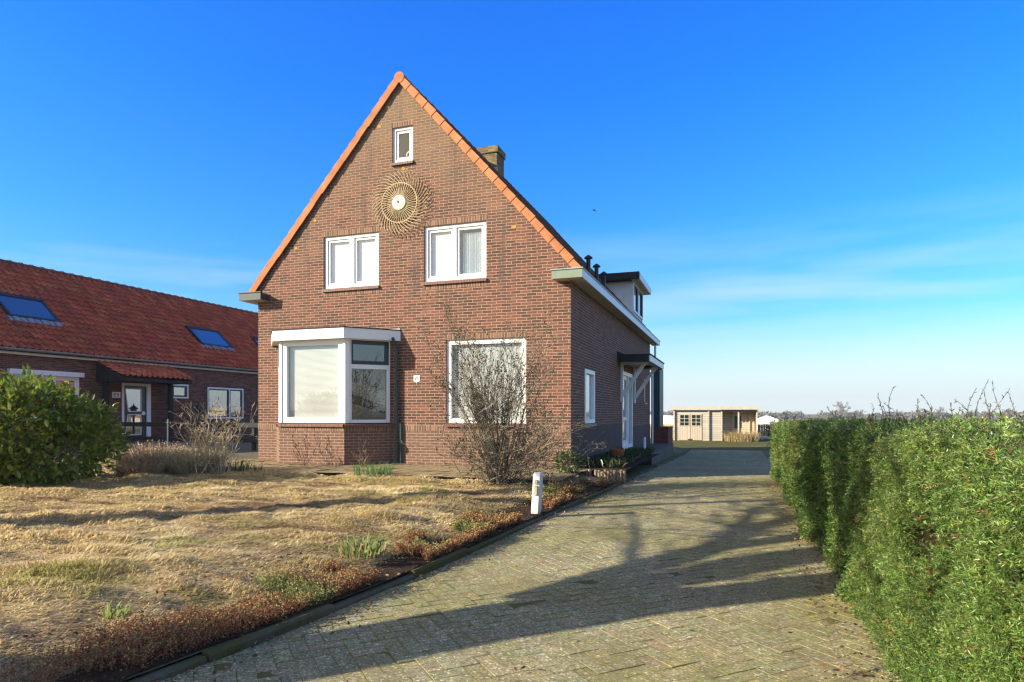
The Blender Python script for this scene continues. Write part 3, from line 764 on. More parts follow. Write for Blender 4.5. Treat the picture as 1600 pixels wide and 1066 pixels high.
for i, (a, b, c, d) in enumerate(sky):
    O = Vector((ex, 0, ez)); Vd = Vector((-nc, 0, ns)); N = Vector((ns, 0, nc))
    Tk = lambda y, n, z: O + Vd*((z-ez)/ns) + N*n + Vector((0, y, 0))
    v = MB()
    v.tbox(Tk, a, b, .0, .075, c, c+.07); v.tbox(Tk, a, b, .0, .085, d-.09, d); v.tbox(Tk, a, a+.09, .0, .075, c+.07, d-.09); v.tbox(Tk, b-.09, b, .0, .075, c+.07, d-.09)
    S = v.build('skylight', M['black'], nroof)
    v = MB(); v.face([Tk(a+.08, .05, c+.06), Tk(b-.08, .05, c+.06), Tk(b-.08, .05, d-.08), Tk(a+.08, .05, d-.08)]); v.build('pane', M['glass_sky'], S)
    v = MB(); v.face([Tk(a+.08, .0, c+.06), Tk(b-.08, .0, c+.06), Tk(b-.08, .0, d-.08), Tk(a+.08, .0, d-.08)]); v.build('sky_tint_sheet', simple('blue_sky_tint', (.01, .03, .12), .8, .1, 3, 0, .1), S)  # sheet behind the pane, blue sky reflection put into its colour
    v = MB(); n = int((b-a+.3)/tw)
    for k in range(n):
        y0 = a-.15+k*tw
        v.tbox(Tk, y0, y0+tw*.8, .035, .055+.015*(k % 2), c-.16, c)
    v.build('flashing', M['zinc'], S)
v = MB(); n = 8
A = [(ex+.03+.075*math.cos(a), ez-.03+.075*math.sin(a)) for a in np.linspace(-math.pi, 0, n)]
for q in range(n-1): v.face([(A[q][0], NY0, A[q][1]), (A[q+1][0], NY0, A[q+1][1]), (A[q+1][0], NY1, A[q+1][1]), (A[q][0], NY1, A[q][1])], smooth=True)
v.build('gutter', M['zinc'], nb)
v = MB(); v.box(NX+.003, NX+.16, NY0, NY1, 3.03, 3.15); v.build('eave_board', M['cream'], nb)
NT_ = lambda y0, z0: TF((NX, y0, z0), (0, 1, 0), (1, 0, 0))
wv = window(nb, NT_(14.4, .9), 2.29, 1.5, splits=[.6], fw=.08, sash=.06, blinds=[None, None], glass='glass_pale', back=-.07)
v = MB(); v.box(NX+.001, NX+.14, 14.3, 16.8, 2.40, 2.56); v.build('shutter_box', M['white'], wv)
window(nb, NT_(20.683, 1.755), .859, .587, splits=[], fw=.06, sash=.07, blinds=[None], glass='glass_pale', back=-.07, dark='dark_frame')
window(nb, NT_(22.601, .89), 2.196, 1.395, splits=[.6], fw=.06, sash=.06, blinds=[None, None], glass='glass_pale', back=-.07, dark='dark_frame')
# door with slanted panes
T = NT_(18.385, .05); v = MB()
for r in ((0, 1.278, 2.14, 2.24), (0, .09, 0, 2.14), (1.1, 1.278, 0, 2.14)): v.tbox(T, r[0], r[1], -.08, .03, r[2], r[3])
ND = v.build('door', M['white'], nb)
v = MB(); v.tbox(T, .09, 1.1, -.07, -.03, 0, 2.14); DL = v.build('door_leaf', M['dark_frame'], ND)
for (q) in ([(.17, 2.02), (.86, 2.02), (.86, 1.15), (.30, 1.15)], [(.28, 1.03), (.86, 1.03), (.86, .25), (.17, .25)]):
    v = MB(); v.face([T(a, -.022, z) for a, z in q]); v.build('pane', M['glass_pale'], DL)
    v = MB()
    for i in range(4):
        (a, z), (b, y) = q[i], q[(i+1) % 4]; d = Vector((b-a, y-z)).normalized(); nn = Vector((-d.y, d.x))*.016
        v.prism([T(a-nn.x, -.028, z-nn.y), T(b-nn.x, -.028, y-nn.y), T(b+nn.x, -.028, y+nn.y), T(a+nn.x, -.028, z+nn.y)], (.02, 0, 0))
    v.build('pane_trim', M['white'], DL)
v = MB()
v.tube([T(.95, -.03, 1.08), T(.95, .03, 1.08)], .075, 14); v.build('door_knob', M['white'], DL)
# porch
v = MB(); py0, py1 = 17.35, 20.45
v.prism([(NX+.001, py0, 2.98), (-20.68, py0, 2.43), (-20.68, py0, 2.30), (NX+.001, py0, 2.30)], (0, .06, 0)); v.prism([(NX+.001, py1-.06, 2.98), (-20.68, py1-.06, 2.43), (-20.68, py1-.06, 2.30), (NX+.001, py1-.06, 2.30)], (0, .06, 0))
v.box(-20.74, -20.68, py0+.06, py1-.06, 2.30, 2.42); v.box(NX+.02, -20.74, py0+.06, py1-.06, 2.32, 2.34)
PO = v.build('porch', M['fence_black'], nb)
pa = math.atan2(.56, 1.36); pl_ = 1.36/math.cos(pa)
pantiles('porch_tiles', (-20.6, py0-.08, 2.47), (0, 1, 0), (-math.cos(pa), 0, math.sin(pa)), 14, 5, .233, pl_/5, M['tiles_red'], [(.50, .12, .065), (.44, .10, .055), (.54, .16, .08)], PO, .042, .055)
for y in (17.4, 20.25):
    v = MB(); v.box(-21.75, -21.60, y, y+.15, 0, 2.30); v.build('porch_post', M['fence_black'], PO)
npn = thing('number_plate', 'white house number plate on the dark brick wall beside the porch door', 'house number', (NX+.01, 18.15, 1.82))
T = NT_(17.98, 1.71); v = MB(); v.tbox(T, 0, .34, .002, .02, 0, .22); v.build('plate', M['white'], npn)
digits('23', T, .06, .05, .08, .12, npn, M['black'], .02, .022)

# rail fence between the houses
fe = thing('rail_fence', 'low black stained rail fence between the two houses', 'fence', (-15.5, 16, 0))
for x in (-20.2, -17.07, -13.8, -11.1):
    v = MB(); v.box(x-.05, x+.05, 15.96, 16.06, -.1, .95); v.build('fence_post', M['fence_black'], fe, bevel=.006)
v = MB(); v.box(-20.4, -10.95, 15.92, 15.955, .70, .84); v.build('rail', M['fence_black'], fe)
v = MB(); v.box(-20.4, -10.95, 15.92, 15.955, .24, .38); v.build('rail', M['fence_black'], fe)
st = thing('marker_stake', 'thin white stake standing against the black rail fence', 'stake', (-17.05, 15.88, 0))
v = MB(); v.tube([(-17.05, 15.88, 0), (-17.05, 15.88, .9)], .02, 8); v.build('stake', M['white'], st); v = MB(); v.lathe([(.022, 0), (.026, .03), (0, .06)], (-17.05, 15.88, .89), 10); v.build('stake_cap', M['white'], st)
ln = thing('garden_lantern', 'black garden lantern on a short post before the neighbour\'s wide window', 'lantern', (-20.3, 20.4, 0))
v = MB(); v.tube([(-20.3, 20.4, 0), (-20.3, 20.4, 1.02)], .04, 10); v.build('post', M['black'], ln)
v = MB(); v.lathe([(.0, 1.02), (.08, 1.03), (.12, 1.3), (.2, 1.31), (.07, 1.43), (.03, 1.45), (.02, 1.52), (0, 1.53)], (-20.3, 20.4, 0), 6, False); v.build('lamp_head', M['black'], ln)

# ================================================================== GROUND
def sstep(a, b, x): t = np.clip((np.asarray(x, float)-a)/(b-a), 0, 1); return t*t*(3-2*t)
_g = np.random.default_rng(3).random((256, 256))
def vnoise(x, y, sc, seed=0):
    x = np.asarray(x, float)*sc + seed*17.31; y = np.asarray(y, float)*sc + seed*9.77
    xi, yi = np.floor(x).astype(int), np.floor(y).astype(int); fx, fy = x-xi, y-yi
    fx, fy = fx*fx*(3-2*fx), fy*fy*(3-2*fy)
    g = lambda a, b: _g[a % 256, b % 256]
    return (g(xi, yi)*(1-fx)+g(xi+1, yi)*fx)*(1-fy) + (g(xi, yi+1)*(1-fx)+g(xi+1, yi+1)*fx)*fy
def fnoise(x, y, sc, seed=0):
    return .55*vnoise(x, y, sc, seed)+.3*vnoise(x, y, sc*2.1, seed+5)+.15*vnoise(x, y, sc*4.3, seed+9)
KY = [-9, 1.5, 3.3, 4.5, 6.7, 8.0, 9.6, 12.6, 20.8, 31]; KX = [-3.4, -2.88, -2.63, -2.50, -2.38, -2.31, -2.2, -2.05, -1.98, -1.95]
def kx(y): return np.interp(y, KY, KX)
def dz(y): return np.interp(y, [-20, 13, 26, 60], [-.22, -.22, -.50, -.53])
def lawnz(x, y):
    d = kx(y) - x
    return -.01 + sstep(.05, .9, d)*(.11*(fnoise(x*.62, y*1.35, 1.9, 1)-.5) + .06*(vnoise(x*.6, y*1.3, 5., 2)-.5)) - .135*(1-sstep(.05, 1.4, d)) - .02
def grid(name, xs, ys, zf, m, kind='structure', col=None):
    X, Y = np.meshgrid(xs, ys); Z = zf(X, Y)
    nx, ny = len(xs), len(ys); i = np.arange(nx*ny).reshape(ny, nx)
    F = np.stack([i[:-1, :-1], i[:-1, 1:], i[1:, 1:], i[1:, :-1]], -1).reshape(-1, 4)
    o = npmesh(name, np.stack([X, Y, Z], -1).reshape(-1, 3), F, m, smooth=True); o['kind'] = kind
    return o
far = [90, 130, 200, 320, 520, 900, 1600, 3200]
ax = np.array([-a for a in far[::-1]] + list(range(-80, 81, 4)) + far, float)
grid('field', ax, ax, lambda x, y: -.55 - .25*sstep(14, 27, y) - 1.9*sstep(50, 110, np.hypot(x, y)), M['field'])
xs = np.arange(-24, -1.0, .12); ys = np.arange(-9, 12.8, .12)
X, Y = np.meshgrid(xs, ys); XX = np.minimum(X, kx(Y)-.02)
Zl = lawnz(XX, Y); i = np.arange(X.size).reshape(X.shape)
F = np.stack([i[:-1, :-1], i[:-1, 1:], i[1:, 1:], i[1:, :-1]], -1).reshape(-1, 4)
ok = X[:-1, :-1].ravel() < (kx(Y[:-1, :-1]).ravel() + .0)
V = np.stack([XX, Y, Zl], -1).reshape(-1, 3)
lw = npmesh('lawn', V, F[ok], M['lawn'], smooth=True); lw['kind'] = 'structure'
# bed soil strip along the kerb
def bedw(y): return (.52 + .40*(vnoise(y*0, y, .9, 4)-.5) + .11*np.sin(np.asarray(y)*.9))*(1-.35*np.clip((3.4-np.asarray(y))/1.4, 0, 1))
ys2 = np.arange(-8, 12.4, .1); ts = np.linspace(0, 1, 9)
Yb, Tb = np.meshgrid(ys2, ts, indexing='ij'); Xb = kx(Yb)-.02-bedw(Yb)*Tb
Zb = lawnz(Xb, Yb)+.012-.03*sstep(.8, 1, Tb) + .02*(vnoise(Xb, Yb, 9, 6)-.5)
i = np.arange(Xb.size).reshape(Xb.shape); F = np.stack([i[:-1, :-1], i[1:, :-1], i[1:, 1:], i[:-1, 1:]], -1).reshape(-1, 4)
bd = npmesh('flower_bed', np.stack([Xb, Yb, Zb], -1).reshape(-1, 3), F, M['soil'], smooth=True); bd['kind'] = 'structure'
# path of old slabs along the front of the house
v = MB()
for ix in range(40):
    for iy in range(8):
        x0 = -11.6+ix*.305; y0 = 10.35+iy*.305+.02*rng.normal()*0
        if x0 > -2.9: continue
        z = .012+.004*rng.normal(); e = .004
        v.face([(x0+e, y0+e, z+.003*rng.normal()), (x0+.3, y0+e, z+.003*rng.normal()), (x0+.3, y0+.3, z+.003*rng.normal()), (x0+e, y0+.3, z+.003*rng.normal())])
pth = v.build('path', simple('mossy_slab', (.27, .21, .125), .95, .3, 3.5, .5, .1, dirt=(.13, .12, .04))); pth['kind'] = 'structure'
v = MB(); v.face([(-60, 12.76, -.004), (-10.9, 12.76, -.004), (-10.9, 60, -.004), (-60, 60, -.004)]); v.face([(-60, -9, -.05), (-23.9, -9, -.05), (-23.9, 12.76, -.004), (-60, 12.76, -.004)])
v.face([(-10.9, 26, -.5), (-2.6, 26, -.5), (-2.6, 31, -.5), (-10.9, 31, -.5)])
o = v.build('yard', M['yard']); o['kind'] = 'structure'
grid('back_lawn', np.arange(-11, 30.1, .5), np.arange(29.6, 52, .4), lambda x, y: -.53+.05*(fnoise(x, y, .7, 8)-.5), M['backlawn'])
v = MB(); v.box(-60, 60, -15, -9.2, -.4, -.20); o = v.build('road', simple('asphalt', (.06, .06, .062), .9, .15, 8, .3, .2)); o['kind'] = 'structure'

# ---- driveway: herringbone concrete bricks, each one real
c45 = math.sqrt(.5); bw = .099; Vs = []; Fs = []; Cs = []; UV = []
for ii in range(-280, 350):
    for jj in range(-280, 350):
        k = (ii-jj) % 4
        if k == 0: q = (ii*bw, jj*bw, 2*bw, bw, 0)
        elif k == 3: q = (ii*bw, jj*bw, bw, 2*bw, 1)
        else: continue
        cx, cy = q[0]+q[2]/2, q[1]+q[3]/2
        wx, wy = (cx-cy)*c45-.6, (cx+cy)*c45+8
        if not (-9.2 < wy < 30.2) or not (float(kx(wy))-.05 < wx < 1.05): continue
        zc = float(dz(wy))+.0012*rng.normal()-.02*float(vnoise(wx, wy, .9, 3))+.012
        tx, ty = rng.normal(0, .0035), rng.normal(0, .0035)
        e = .0012; ch = .0018
        b0 = len(Vs)
        a0, a1, c0, c1 = q[0]+e, q[0]+q[2]-e, q[1]+e, q[1]+q[3]-e
        for (ins, dzv) in ((0, -.03), (0, -.002), (ch, 0)):
            for (a, b) in ((a0+ins, c0+ins), (a1-ins, c0+ins), (a1-ins, c1-ins), (a0+ins, c1-ins)):
                Vs.append(((a-b)*c45-.6, (a+b)*c45+8, zc+dzv+(a-cx)*tx+(b-cy)*ty))
        fs = [(8, 9, 10, 11)] + [(4+s_, 4+(s_+1) % 4, 8+(s_+1) % 4, 8+s_) for s_ in range(4)] + [(s_, (s_+1) % 4, 4+(s_+1) % 4, 4+s_) for s_ in range(4)]
        g = rng.uniform(.90, 1.10); col = np.array((.35, .312, .195))*g*np.array((1+.05*rng.normal(), 1, 1+.05*rng.normal()))
        def uvq(t):
            o_ = []
            for idx in t:
                c = idx % 4; uu = (0 if c in (0, 3) else 1); vv = (0 if c in (0, 1) else 1)
                if idx >= 8: uu = .03+.94*uu; vv = .06+.88*vv
                o_.append((uu, vv) if q[4] == 0 else (vv, uu))
            return o_
        for f_ in fs:
            Fs.append(tuple(b0+x for x in f_)); Cs.append(col); UV += uvq(f_)
dr = npmesh('driveway', Vs, Fs, M['paver'], col=Cs, uv=UV); dr['kind'] = 'structure'
grid('paving_bed', np.arange(-3.6, 1.7, .15), np.arange(-9.2, 30.3, .15), lambda x, y: dz(y)+.0085-.02*vnoise(x, y, .9, 3), M['joint'])
# ---- kerb
v = MB(); ky = np.arange(-9, 30.5, .98)
for a, b in zip(ky, ky[1:]):
    b -= .012; jz = rng.normal(0, .008); jx = rng.normal(0, .006)
    xa, xb = float(kx(a))+jx, float(kx(b))+jx
    za, zb_ = float(dz(a))+.045+jz, float(dz(b))+.045+jz
    pr = lambda x, y, z: [(x-.03, y, z-.3), (x+.035, y, z-.3), (x+.03, y, z-.016), (x+.012, y, z), (x-.03, y, z)]
    A, B = pr(xa, a, za), pr(xb, b, zb_)
    for q in range(5): v.face([A[q], B[q], B[(q+1) % 5], A[(q+1) % 5]])
    v.face(A); v.face(B[::-1])
def kerb_mat():
    t = newmat('mossy_kerb'); co = t.coord(); a = t.noise(co, 2.2, 5, .7); b = t.noise(co, 26, 4, .7)
    c = t.mix(b, (.085, .07, .045), (.19, .16, .11)); c = t.mix(t.range(a, .38, .56, 0, .9), c, t.mix(b, (.05, .048, .014), (.16, .13, .03)))
    t.bsdf(c, .95, b, .6, .01, .1); return t.m
o = v.build('kerb', kerb_mat()); o['kind'] = 'structure'

# ================================================================== VEGETATION
def norm(a): return a/np.maximum(np.linalg.norm(a, axis=-1, keepdims=True), 1e-9)
def basis(d):
    """orthonormal frames with x along d"""
    d = norm(d); ref = np.where(np.abs(d[:, 2:3]) < .9, np.array([[0, 0, 1.]]), np.array([[1., 0, 0]]))
    y = norm(np.cross(ref, d)); z = np.cross(d, y); return d, y, z
def stamp(tv, tf, pos, d, roll, size, width=None):
    """copies of a template (verts tv, faces tf) along directions d"""
    x, y, z = basis(d); c, s = np.cos(roll)[:, None], np.sin(roll)[:, None]
    y, z = y*c+z*s, z*c-y*s
    w = size if width is None else width
    V = pos[:, None, :] + tv[None, :, 0:1]*(size[:, None, None]*x[:, None, :]) + tv[None, :, 1:2]*(w[:, None, None]*y[:, None, :]) + tv[None, :, 2:3]*(w[:, None, None]*z[:, None, :])
    n, k = len(pos), len(tv)
    F = tf[None]+(np.arange(n)*k)[:, None, None]
    return V.reshape(-1, 3), F.reshape(-1, tf.shape[1])
def pick(cols, n, w=None):
    cols = np.array(cols); return cols[rng.choice(len(cols), n, p=w)]*rng.uniform(.75, 1.25, (n, 1))
CAM = np.array([0, 0, 1.12])

# ---- matted winter grass of the lawn
n = 700000
gx = rng.uniform(-15.5, -1.9, n); gy = rng.uniform(.6, 10.9, n)
dd = np.hypot(gx, gy)
fwd = gx*-.3266+gy*.9452; rgt = gx*.9452+gy*.3266
bw_ = kx(gy)-gx
keep = (fwd > 1.5) & (np.abs(rgt) < .92*fwd+.5) & (bw_ > bedw(gy)*rng.uniform(.6, 1.15, n)) & (rng.random(n) < np.clip((6.5/dd)**1.2, .25, 1)) & ~((gy > 10.3+.35*rng.normal(size=n)) & (gx > -11.2))
gx, gy, dd = gx[keep], gy[keep], dd[keep]; n = len(gx)
t1, t2, t3 = fnoise(gx*.62, gy*1.35, 1.9, 1), fnoise(gx, gy, .8, 12), fnoise(gx, gy, 7, 13)
az = .25 + 1.7*(fnoise(gx, gy, 1.3, 14)-.5)*2.2 + rng.normal(0, .42, n)
el = np.clip(.30 + .75*np.clip(t1-.47, 0, 1)*2.2 + rng.normal(0, .2, n), -.05, 1.3)
ln_ = rng.uniform(.025, .065, n)*(1+1.0*np.clip(t1-.5, 0, 1)*2)
wd = .0026*np.clip(dd/4.2, 1, 3)*rng.uniform(.7, 1.4, n)
px = np.stack([gx, gy, lawnz(gx, gy)-.004], -1)
d0 = np.stack([np.cos(az)*np.cos(el), np.sin(az)*np.cos(el), np.sin(el)+.28], -1); d1 = np.stack([np.cos(az), np.sin(az), np.sin(el)*.8-.25], -1)
sd = norm(np.cross(d0, np.array([[0, 0, 1.]])))*wd[:, None]
mid = px+norm(d0)*(ln_*.5)[:, None]; tip = mid+norm(d1)*(ln_*.55)[:, None]
V = np.stack([px-sd, px+sd, mid+sd*.8, mid-sd*.8, tip], 1).reshape(-1, 3)
b = np.arange(n)*5
F = np.stack([np.stack([b, b+1, b+2], -1), np.stack([b, b+2, b+3], -1), np.stack([b+3, b+2, b+4], -1)], 1).reshape(-1, 3)
straw = pick([(.74, .62, .36), (.66, .54, .28), (.80, .69, .45), (.58, .44, .23), (.70, .58, .33)], n)
green = pick([(.38, .39, .11), (.50, .46, .17), (.28, .31, .08), (.46, .41, .16)], n)
brown = pick([(.22, .13, .075), (.34, .20, .11)], n)
gm = np.clip((t2-.5)*1.6+(fnoise(gx*.7, gy*1.5, 2.1, 41)-.5)*2.6+(t3-.5)*1.3+rng.normal(0, .25, n)-.05, 0, 1)[:, None]; bm_ = np.clip((.41-t1)*5+rng.normal(0, .25, n), 0, 1)[:, None]
c = straw*(1-gm)+green*gm; c = c*(1-bm_)+brown*bm_
tag(npmesh('grass', V, F, M['grass'], col=np.repeat(c, 3, 0)), kind='stuff', label='matted dry straw coloured winter grass with green patches on the front lawn', cat='grass')

# ---- reddish ground cover along the kerb
n = 33000
yy = rng.uniform(1.2, 11.6, n); u = .02+.98*rng.random(n); xx = kx(yy)-.03-u*(bedw(yy)+.12)
g = fnoise(xx, yy, 1.6, 21)
keep = (g > .51) & (vnoise(xx*.5, yy, 1.5, 44) > .34) & (rng.random(n) < np.clip((yy-1.9)/1.2, .12, 1)) & (rng.random(n) < np.clip(6./np.hypot(xx, yy), .3, 1)) & ((yy < 9) | (rng.random(n) < .5))
xx, yy, g = xx[keep], yy[keep], g[keep]; n = len(xx)
hh = rng.uniform(.035, .10, n)*(.7+1.2*(g-.4)*2); K = 9
base = np.stack([xx, yy, lawnz(xx, yy)+.005], -1); lean = np.stack([rng.normal(.12, .3, n), rng.normal(-.05, .3, n), np.ones(n)], -1)
tt = np.linspace(.15, 1, K)[None, :]*np.ones((n, 1))
P = (base[:, None]+lean[:, None]*(tt*hh[:, None])[..., None]).reshape(-1, 3)
ph = rng.uniform(0, 6.28, n*K); dl = np.stack([np.cos(ph), np.sin(ph), rng.uniform(.2, 1.0, n*K)], -1)
sz = rng.uniform(.008, .0145, n*K)*np.repeat(np.clip(np.hypot(xx, yy)/4.5, 1, 1.8), K)
tvL = np.array([[0, 0, 0], [.5, .35, .1], [1, 0, 0], [.5, -.35, .1]]); tfL = np.array([[0, 1, 2, 3]])
V, F = stamp(tvL, tfL, P, dl, rng.uniform(0, 6.28, n*K), sz)
cs = pick([(.30, .09, .05), (.36, .12, .065), (.20, .075, .045), (.38, .21, .12), (.22, .15, .07), (.17, .17, .06)], n*K)
gp = np.repeat(vnoise(xx, yy, 2.3, 46) > .74, K); cs[gp] = pick([(.13, .18, .05), (.19, .22, .07), (.26, .24, .10)], int(gp.sum()))
tipc = (tt.ravel() > .8) & (rng.random(n*K) < .42); cs[tipc] = pick([(.36, .30, .09), (.44, .30, .11)], int(tipc.sum()))
tag(npmesh('ground_cover', V, F, M['sedum'], col=cs), kind='stuff', label='low rust red ground cover plants in the bed along the kerb', cat='ground cover')

# ---- leaf litter on bed, kerb foot and hedge foot
n = 5200
yy = rng.uniform(1.5, 14, n); sidel = rng.random(n)
xx = np.where(sidel < .55, kx(yy)-rng.uniform(.0, 1.0, n), np.where(sidel < .72, kx(yy)+.06+np.abs(rng.normal(0, .12, n)), np.where(sidel < .97, .80-np.abs(rng.normal(0, .16, n)), rng.uniform(-2, .7, n))))
zz = np.where(xx < kx(yy), lawnz(np.minimum(xx, kx(yy)), yy)+.022, dz(yy)+.022)
V, F = stamp(np.array([[0, 0, 0], [.5, .3, .12], [1, 0, .05], [.5, -.3, .1]]), tfL, np.stack([xx, yy, zz], -1), np.stack([rng.normal(size=n), rng.normal(size=n), rng.normal(0, .22, n)], -1), rng.normal(0, .5, n), rng.uniform(.012, .04, n))
tag(npmesh('leaf_litter', V, F, M['litter'], col=pick([(.17, .075, .035), (.10, .055, .03), (.24, .13, .06), (.30, .22, .12), (.08, .05, .03)], n)), kind='stuff', label='small brown fallen leaves scattered along kerb and hedge foot', cat='leaf litter')

# ---- twigs
class Twigs:
    def __init__(s): s.p0 = []; s.p1 = []; s.r0 = []; s.r1 = []; s.c = []; s.tips = []
    def seg(s, a, b, r0, r1, c): s.p0.append(a); s.p1.append(b); s.r0.append(r0); s.r1.append(r1); s.c.append(c)
    def grow(s, p, d, L, r, depth, nseg=6, wob=.18, grav=0., kids=(4, 7), spread=.6, ratio=.5, cols=((.12, .09, .06),), rmin=.0016, start=.25):
        p = np.array(p, float); d = np.array(d, float); d /= np.linalg.norm(d)
        c = np.array(cols[rng.integers(len(cols))])*rng.uniform(.8, 1.2)
        st = L/nseg; pts = [p.copy()]; ds = [d.copy()]
        for i in range(nseg):
            d = d+rng.normal(0, wob, 3)+np.array([0, 0, grav]); d /= np.linalg.norm(d)
            q = p+d*st; ra = max(r*(1-.75*i/nseg), rmin); rb = max(r*(1-.75*(i+1)/nseg), rmin*.8)
            s.seg(p, q, ra, rb, c); p = q; pts.append(p.copy()); ds.append(d.copy())
        if depth == 0: s.tips += [(a, b) for a, b in zip(pts[1:], ds[1:])]; return
        for _ in range(rng.integers(kids[0], kids[1]+1)):
            f = rng.uniform(start, .98)*nseg; i = int(f); a = pts[i]+(pts[min(i+1, nseg)]-pts[i])*(f-i)
            dd_ = ds[i]+rng.normal(0, spread, 3)
            s.grow(a, dd_, L*ratio*rng.uniform(.6, 1.2)*(1.1-.5*f/nseg), max(r*.5*(1-.5*f/nseg), rmin), depth-1, max(3, nseg-1), wob, grav, kids, spread, ratio, cols, rmin, start)
    def mesh(s, name, m, parent, sides=3):
        p0, p1 = np.array(s.p0), np.array(s.p1); x, y, z = basis(p1-p0); n = len(p0)
        r0, r1 = np.array(s.r0)[:, None], np.array(s.r1)[:, None]; V = []
        for (p, r) in ((p0, r0), (p1, r1)):
            for k in range(sides):
                a = 2*math.pi*k/sides; V.append(p+r*(math.cos(a)*y+math.sin(a)*z))
        V = np.stack(V, 1).reshape(-1, 3); b = np.arange(n)*2*sides
        F = np.stack([np.stack([b+k, b+(k+1) % sides, b+sides+(k+1) % sides, b+sides+k], -1) for k in range(sides)], 1).reshape(-1, 4)
        return npmesh(name, V, F, m, parent, col=np.repeat(np.array(s.c), sides, 0), smooth=sides > 4)

def leaves_at(name, m, parent, P, D, size, cols, width=.36, fold=.12):
    n = len(P); tv = np.array([[0, 0, 0], [.28, width*.8, fold], [.62, width*.75, fold], [1, 0, -.05], [.62, -width*.75, fold], [.28, -width*.8, fold], [.3, 0, 0], [.65, 0, -.01]])
    tf = np.array([[0, 6, 1, 1], [6, 7, 2, 1], [7, 3, 2, 2], [0, 5, 6, 6], [6, 5, 4, 7], [7, 4, 3, 3]])
    tri = np.array([[0, 6, 1], [6, 2, 1], [6, 7, 2], [7, 3, 2], [0, 5, 6], [6, 5, 4], [6, 4, 7], [7, 4, 3]])
    V, F = stamp(tv, tri, P, D, rng.uniform(-.7, .7, n), size)
    return npmesh(name, V, F, m, parent, col=np.repeat(cols, len(tri), 0), smooth=False)

# ---- bare shrub in front of the big window
BX = Vector((-3.72, 10.05, -.02))
bs = thing('shrub', 'tall bare twiggy shrub fanning out in front of the large ground floor window', 'shrub', BX)
T_ = Twigs(); bc = ((.19, .165, .125), (.25, .215, .16), (.13, .115, .085), (.28, .235, .16))
main = Twigs()
main.grow(BX+Vector((0, 0, -.05)), (-.02, 0, 1), 1.5, .032, 0, 7, .06, 0, cols=((.30, .21, .10),), rmin=.01)
main.mesh('trunk', M['twig'], bs, 6)
for k in range(60):
    a = rng.uniform(0, 6.28); t = rng.uniform(.05, .5)
    T_.grow(BX+Vector((rng.normal(0, .10), rng.normal(0, .10), 0)), (math.cos(a)*t, math.sin(a)*t*.8, 1), rng.uniform(1.5, 2.75), rng.uniform(.007, .014), 2, 7, .085, .02, (4, 7), .42, .40, bc, .0022, .3)
for k in range(66):
    a = rng.uniform(0, 6.28); t = rng.uniform(.6, 1.5)
    T_.grow(BX+Vector((rng.normal(0, .15), rng.normal(0, .15), 0)), (math.cos(a)*t*.85+.36, math.sin(a)*t*.8, 1), rng.uniform(.8, 1.8), rng.uniform(.005, .009), 2, 6, .13, -.04, (4, 7), .5, .42, bc, .002, .2)
for k in range(10):
    T_.grow(BX+Vector((rng.normal(.1, .15), rng.normal(0, .15), 0)), (rng.uniform(.55, 1.5), rng.normal(0, .35), 1), rng.uniform(1.2, 1.8), rng.uniform(.005, .008), 2, 7, .16, -.015, (4, 7), .5, .40, bc, .0022, .25)
T_.mesh('branches', M['twig'], bs)
tp = T_.tips; idx = rng.choice(len(tp), min(8000, len(tp)), replace=False)
P = np.array([tp[i][0] for i in idx]); D = np.array([tp[i][1] for i in idx])+rng.normal(0, .5, (len(idx), 3))
leaves_at('leaves', M['twig'], bs, P, D, rng.uniform(.02, .05, len(idx)), pick([(.14, .125, .065), (.19, .16, .09), (.10, .11, .05), (.19, .13, .075)], len(idx)))

# ---- pale twig bush left of the house
def twig_shrub(label, loc, n, h, tilt, cols, r=.006, rmin=.002, leaves=0, lc=None, group=None, kids=(3, 5), depth=2, grav=0.):
    o = thing('shrub', label, 'shrub', loc, group); t = Twigs(); loc = Vector(loc)
    for k in range(n):
        a = rng.uniform(0, 6.28); q = abs(rng.normal(0, tilt))
        t.grow(loc+Vector((rng.normal(0, (.12 if n > 20 else .04)*h), rng.normal(0, (.12 if n > 20 else .04)*h), -.03)), (math.cos(a)*q, math.sin(a)*q, 1), h*rng.uniform(.55, 1.1), r, depth, 6, .13, grav, kids, .5, .42, cols, rmin, .25)
    t.mesh('branches', M['twig'], o)
    if leaves:
        ii = rng.choice(len(t.tips), min(leaves, len(t.tips)), replace=False)
        P = np.array([t.tips[i][0] for i in ii]); D = np.array([t.tips[i][1] for i in ii])+rng.normal(0, .5, (len(ii), 3))
        leaves_at('leaves', M['twig'], o, P, D, rng.uniform(.015, .04, len(ii)), pick(lc, len(ii)))
    return o
twig_shrub('pale grey brown bare shrub between the heather clump and the gabled house', (-9.55, 10.0, -.02), 40, 1.25, .5, ((.52, .42, .27), (.42, .34, .22), (.58, .48, .32)), .009, .0034, 1500, [(.30, .25, .14), (.20, .18, .09)])
twig_shrub('reddish dead stems standing against the shaded side of the bay window', (-7.45, 11.9, 0), 14, .62, .25, ((.30, .19, .11), (.36, .25, .15)), .006, .003, 0, None, None, (2, 3), 1)
twig_shrub('thin dark leafless twigs standing before the front of the bay window', (-8.62, 11.55, 0), 8, .75, .3, ((.10, .07, .05), (.14, .09, .06)), .005, .003, 160, [(.08, .06, .04)], None, (2, 4), 2)

